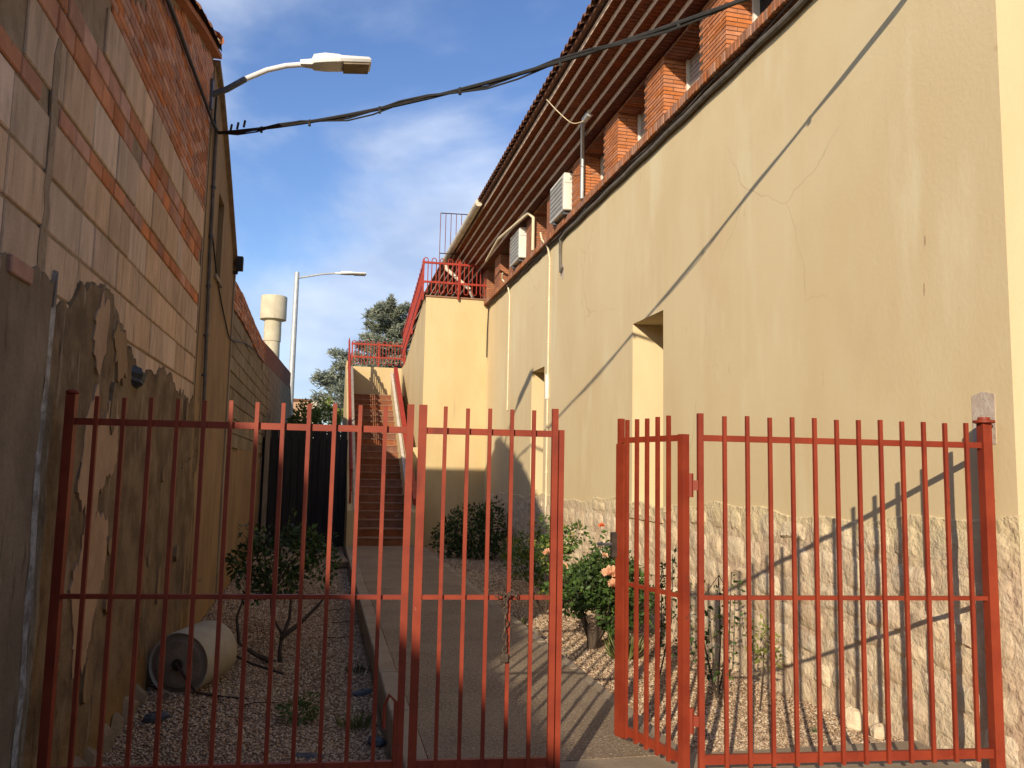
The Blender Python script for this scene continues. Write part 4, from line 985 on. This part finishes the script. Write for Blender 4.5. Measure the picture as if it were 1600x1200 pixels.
for i, (bx, by, lab) in enumerate([(2.90, 5.75, 'sparse tall rose stems with few leaves behind the fixed fence panel'), (3.02, 5.35, 'short plant with yellowing leaves at the foot of the stone plinth'), (2.62, 6.2, 'thin straggly stems of dark leaves behind the open gate leaf')]):
    if i == 0: bush('rose_plant', (bx, by, -.14), lab, [((0, 0, .35), (.16, .12, .28)), ((.1, 0, .7), (.14, .1, .22)), ((-.15, 0, .6), (.1, .1, .3))], 230, LEAF, .045, [[(0, 0, -.03), (.03, 0, .4), (.02, 0, .9)], [(0, 0, 0), (.1, 0, .4), (.14, .03, .92)], [(0, 0, 0), (-.1, 0, .4), (-.15, 0, .95)]], mat2=LEAFD, stemr=.008, cat='plant')
    if i == 1: bush('rose_plant', (bx, by, -.12), lab, [((.02, 0, .52), (.13, .08, .12)), ((.08, 0, .38), (.1, .08, .1))], 140, LEAFY, .042, [[(0, 0, -.03), (.03, 0, .3), (.04, 0, .5)]], mat2=LEAFB, stemr=.006, cat='plant')
    if i == 2: bush('rose_plant', (bx, by, -.15), lab, [((0, 0, .6), (.1, .1, .3)), ((.12, 0, .8), (.1, .1, .25)), ((.1, 0, .4), (.1, .1, .2))], 240, LEAFD, .042, [[(0, 0, -.03), (.03, 0, .4), (.04, 0, .95)], [(0, 0, 0), (.12, 0, .5), (.13, 0, 1.02)]], mat2=LEAF, stemr=.007, cat='plant')
def tuft(name, x, y, label, n=70, h=.16, spread=.09, mat=GRASS):
    z = bedz(x, y); t = thing(name, (x, y, z), label, 'plant')
    a = rng.uniform(0, 2*pi, n); r = rng.uniform(0, spread, n)
    P = np.stack([x+r*np.cos(a), y+r*np.sin(a), np.full(n, z)], 1)
    D = np.stack([np.cos(a)*r/spread*.8, np.sin(a)*r/spread*.8, np.full(n, 1.)], 1)+rng.normal(size=(n, 3))*.15
    V, F = leaves(P, D, h*rng.uniform(.5, 1.2, n), aspect=.07); tag(soup('blades', V, F, mat, t), kind='stuff')
    return t
tuft('grass_tuft', 2.68, 7.1, 'small grass tuft at the foot of the big rose trunk', 110, .2, .13)
tuft('grass_tuft', 2.0, 8.6, 'grass tuft at the path edge below the chain', 60, .16, .08)
bush('weed', (-.10, 5.95, -.24), 'low green weed clump alone in the shaded gravel', [((0, 0, .08), (.14, .12, .09)), ((.08, .05, .13), (.08, .08, .07))], 380, LEAF, .035, [[(0, 0, -.02), (0, 0, .08)]], mat2=GRASS, stemr=.005, cat='plant')
tuft('weed', .30, 5.8, 'thin grassy weeds beside the kerb stones', 60, .10, .12)
tuft('weed', .36, 7.2, 'little weeds growing at the shaded kerb', 40, .08, .1, LEAFD)
bush('weed', (-1.0, 8.7, -.22), 'small weed growing behind the concrete roller', [((0, 0, .06), (.1, .1, .07))], 120, LEAF, .04, [[(0, 0, -.02), (0, 0, .06)]], stemr=.004, cat='plant')
tuft('weed', 3.06, 4.75, 'tiny green weed in the sunlit gravel', 18, .045, .03, LEAF)
# cedar: level branch plates covered with needle tufts
Tc = thing('cedar_tree', (2.6, 36, -.6), 'blue-green cedar tree rising behind the staircase landing', 'tree')
tr = MB().tube([(2.6, 36, -.7), (2.62, 36, 4), (2.6, 36, 9.2)], [.28, .2, .03], 9)
Ps, Ds, Sz = [], [], []
for k in range(50):
    h = 3.1+5.6*((k+.5)/50); a = k*2.4+random.uniform(-.3, .3)
    L = (9.3-h)*.54*random.uniform(.55, 1.15)+.25
    if cos(a) < -.2: L *= 1.12
    tip = Vector((2.6+cos(a)*L, 36+sin(a)*L, h+.10*L+random.uniform(-.1, .2)))
    mid = Vector((2.6, 36, h)).lerp(tip, .5)+Vector((0, 0, .05))
    tr.tube([(2.6, 36, h), mid, tip], [.05, .03, .01], 5)
    n = int(30*L)+10
    for q in range(n):
        f = random.uniform(.15, 1.02); c = Vector((2.6, 36, h)).lerp(tip, f)
        side = random.gauss(0, .26*L*.45*(1.1-f*.55)); ax = Vector((-sin(a), cos(a), 0))
        c = c+ax*side+Vector((0, 0, random.uniform(-.16, .10)+.08*f))
        m_ = 13
        dd = rng.normal(size=(m_, 3))*np.array([.8, .8, .6])+np.array([cos(a)*.6, sin(a)*.6, .35])
        Ps.append(np.repeat(np.array(c)[None], m_, 0)+rng.normal(size=(m_, 3))*.06); Ds.append(dd); Sz.append(rng.uniform(.14, .32, m_))
tr.build('trunk', BARK, Tc, smooth=True)
V, F = leaves(np.concatenate(Ps), np.concatenate(Ds), np.concatenate(Sz), aspect=.16)
tag(soup('crown', V, F, NEEDLE, Tc), kind='stuff')
bush('garden_shrub', (-.60, 27, .25), 'bright yellow-green shrub behind the dark board fence', [((0, 0, 2.6), (.5, .5, .8)), ((.6, 0, 2.7), (.45, .5, .75)), ((-.3, 0, 2.4), (.4, .4, .6)), ((1.2, .2, 2.6), (.4, .4, .6))], 2600, LEAFB, .13, [[(0, 0, -1.0), (.1, 0, 1.5), (.2, 0, 2.4)]], mat2=LEAFY, stemr=.06)

# ================================================================== loose things in the beds
R_ = thing('concrete_roller', (-.95, 7.2, -.22), 'concrete garden roller lying against the old wall with bent iron handle', 'roller')
rc, rr, ax = Vector((-1.0, 6.72, .01)), .265, Vector((.30, .95, 0)).normalized()
sd_ = ax.cross(Vector((0, 0, 1))).normalized(); n = 40; prof = [(.0, 0), (.17, 0), (.185, .014), (.215, .016), (.23, .0), (.235, .03), (.235, .52), (.22, .54), (.0, .54)]
vs = []
for r0, h0 in prof:
    for k in range(n):
        a = 2*pi*k/n; vs.append(rc+ax*h0+(sd_*cos(a)+Vector((0, 0, 1))*sin(a))*max(r0, .001))
bod = MB().add(vs[3*n:8*n], [(i*n+k, i*n+(k+1) % n, (i+1)*n+(k+1) % n, (i+1)*n+k) for i in range(4) for k in range(n)]+[tuple(4*n+k for k in range(n))]).build('drum', ROLLC, R_, smooth=True)
MB().add(vs[n:4*n], [(i*n+k, i*n+(k+1) % n, (i+1)*n+(k+1) % n, (i+1)*n+k) for i in range(2) for k in range(n)]+[tuple(range(n))]).build('end_face', ROLLF, R_, smooth=True)
tp = []
for k in range(13):
    a = 2*pi*k/12; tp.append(rc-ax*.012+(sd_*cos(a)+Vector((0, 0, 1))*sin(a))*.035)
MB().tube(tp, .010, 6).build('eyelet', RUST, R_, smooth=True)
MB().tube([rc-ax*.05, rc+ax*.02], .016, 8).build('axle', RUST, R_)
f0 = rc-ax*.02
MB().tube([f0, f0+sd_*.06+Vector((0, 0, -.07)), f0+sd_*.16+Vector((0, 0, -.19)), f0+sd_*.34+Vector((.02, 0, -.215)), f0+sd_*.52+Vector((.03, 0, -.225))], .010, 6).build('handle', RUST, R_, smooth=True)
f1 = rc+ax*.55
MB().tube([f1, f1+sd_*.1, f1+sd_*.34+Vector((0, 0, -.10)), f1+sd_*.62+Vector((0, -.05, -.16))], .010, 6).build('handle', RUST, R_, smooth=True)
def loose(name, x, y, sx, sy, sz, mat, label, cat='stone', rot=0., dz=0, grp=None):
    z = bedz(x, y)+dz; mb = MB(); n, k = 9, 5; vs = []
    for j in range(k+1):
        ph = -pi/2+pi*j/k
        for i in range(n):
            a = 2*pi*i/n+rot; q = 1+.22*vnoise((x*3+cos(a), y+sin(a)*1.3, ph), 1.4)
            u, v = cos(a)*cos(ph)*sx*q, sin(a)*cos(ph)*sy*q
            vs.append((x+u*cos(rot)-v*sin(rot), y+u*sin(rot)+v*cos(rot), z+sz*.55+sin(ph)*sz*q))
    mb.add(vs, [(j*n+i, j*n+(i+1) % n, (j+1)*n+(i+1) % n, (j+1)*n+i) for j in range(k) for i in range(n)]+[tuple(range(n))[::-1], tuple(k*n+i for i in range(n))])
    return tag(mb.build(name, mat), label, cat, grp)
loose('rock', .30, 14.2, .2, .22, .13, ROCK, 'rounded pale rock lying by the far end of the kerb')
loose('slate', -.02, 5.20, .11, .05, .012, SLATE, 'flat blue-grey slate lying alone in the shaded gravel', rot=-.2)
loose('slate', .40, 5.45, .055, .10, .03, SLATE, 'dark slate chunk leaning beside the kerb stones', rot=.3)
loose('slate', .36, 6.6, .10, .06, .02, SLATE, 'thin dark slate below the kerb further along the path', rot=.8)
loose('rock', -1.02, 6.05, .10, .05, .04, SLATE, 'dark stone at the foot of the old wall near the roller', rot=.6)
loose('rock', 2.06, 8.0, .10, .14, .08, KERB, 'pale broken stone at the path edge near the hanging chain')
loose('rock', 2.12, 7.2, .06, .05, .04, KERB, 'small pale stone beside the path edge')
loose('rock', 3.36, 4.80, .07, .10, .09, STONE, 'sandy rock resting against the plinth in the sun')
loose('rock', 3.37, 4.55, .06, .07, .06, STONE, 'smaller sandy rock against the plinth beside the larger one')
TWL = ['dry twig lying near the concrete roller handle', 'dry twig under the forked shrub', 'dry twig beside the flat slate', 'long dry twig beside the kerb past the shrub', 'dry twig across the gravel beyond the forked shrub', 'dry twig on the gravel furthest down the shaded bed']
for k, (x, y, a, L) in enumerate(((-.5, 6.3, .3, .3), (.0, 7.0, 1.1, .25), (-.2, 5.0, .1, .22), (.1, 8.6, .2, .4), (.15, 9.6, -.1, .35), (.05, 10.3, .15, .4))):
    pts = [(x+cos(a)*L*s, y+sin(a)*L*s, bedz(x, y)+.02+.012*sin(s*5+k)) for s in (0, .3, .6, 1)]
    tag(MB().tube(pts, [.005, .004, .004, .002], 5).build('twig', BARK), TWL[k], 'twig', 'dry twigs on the shaded gravel')
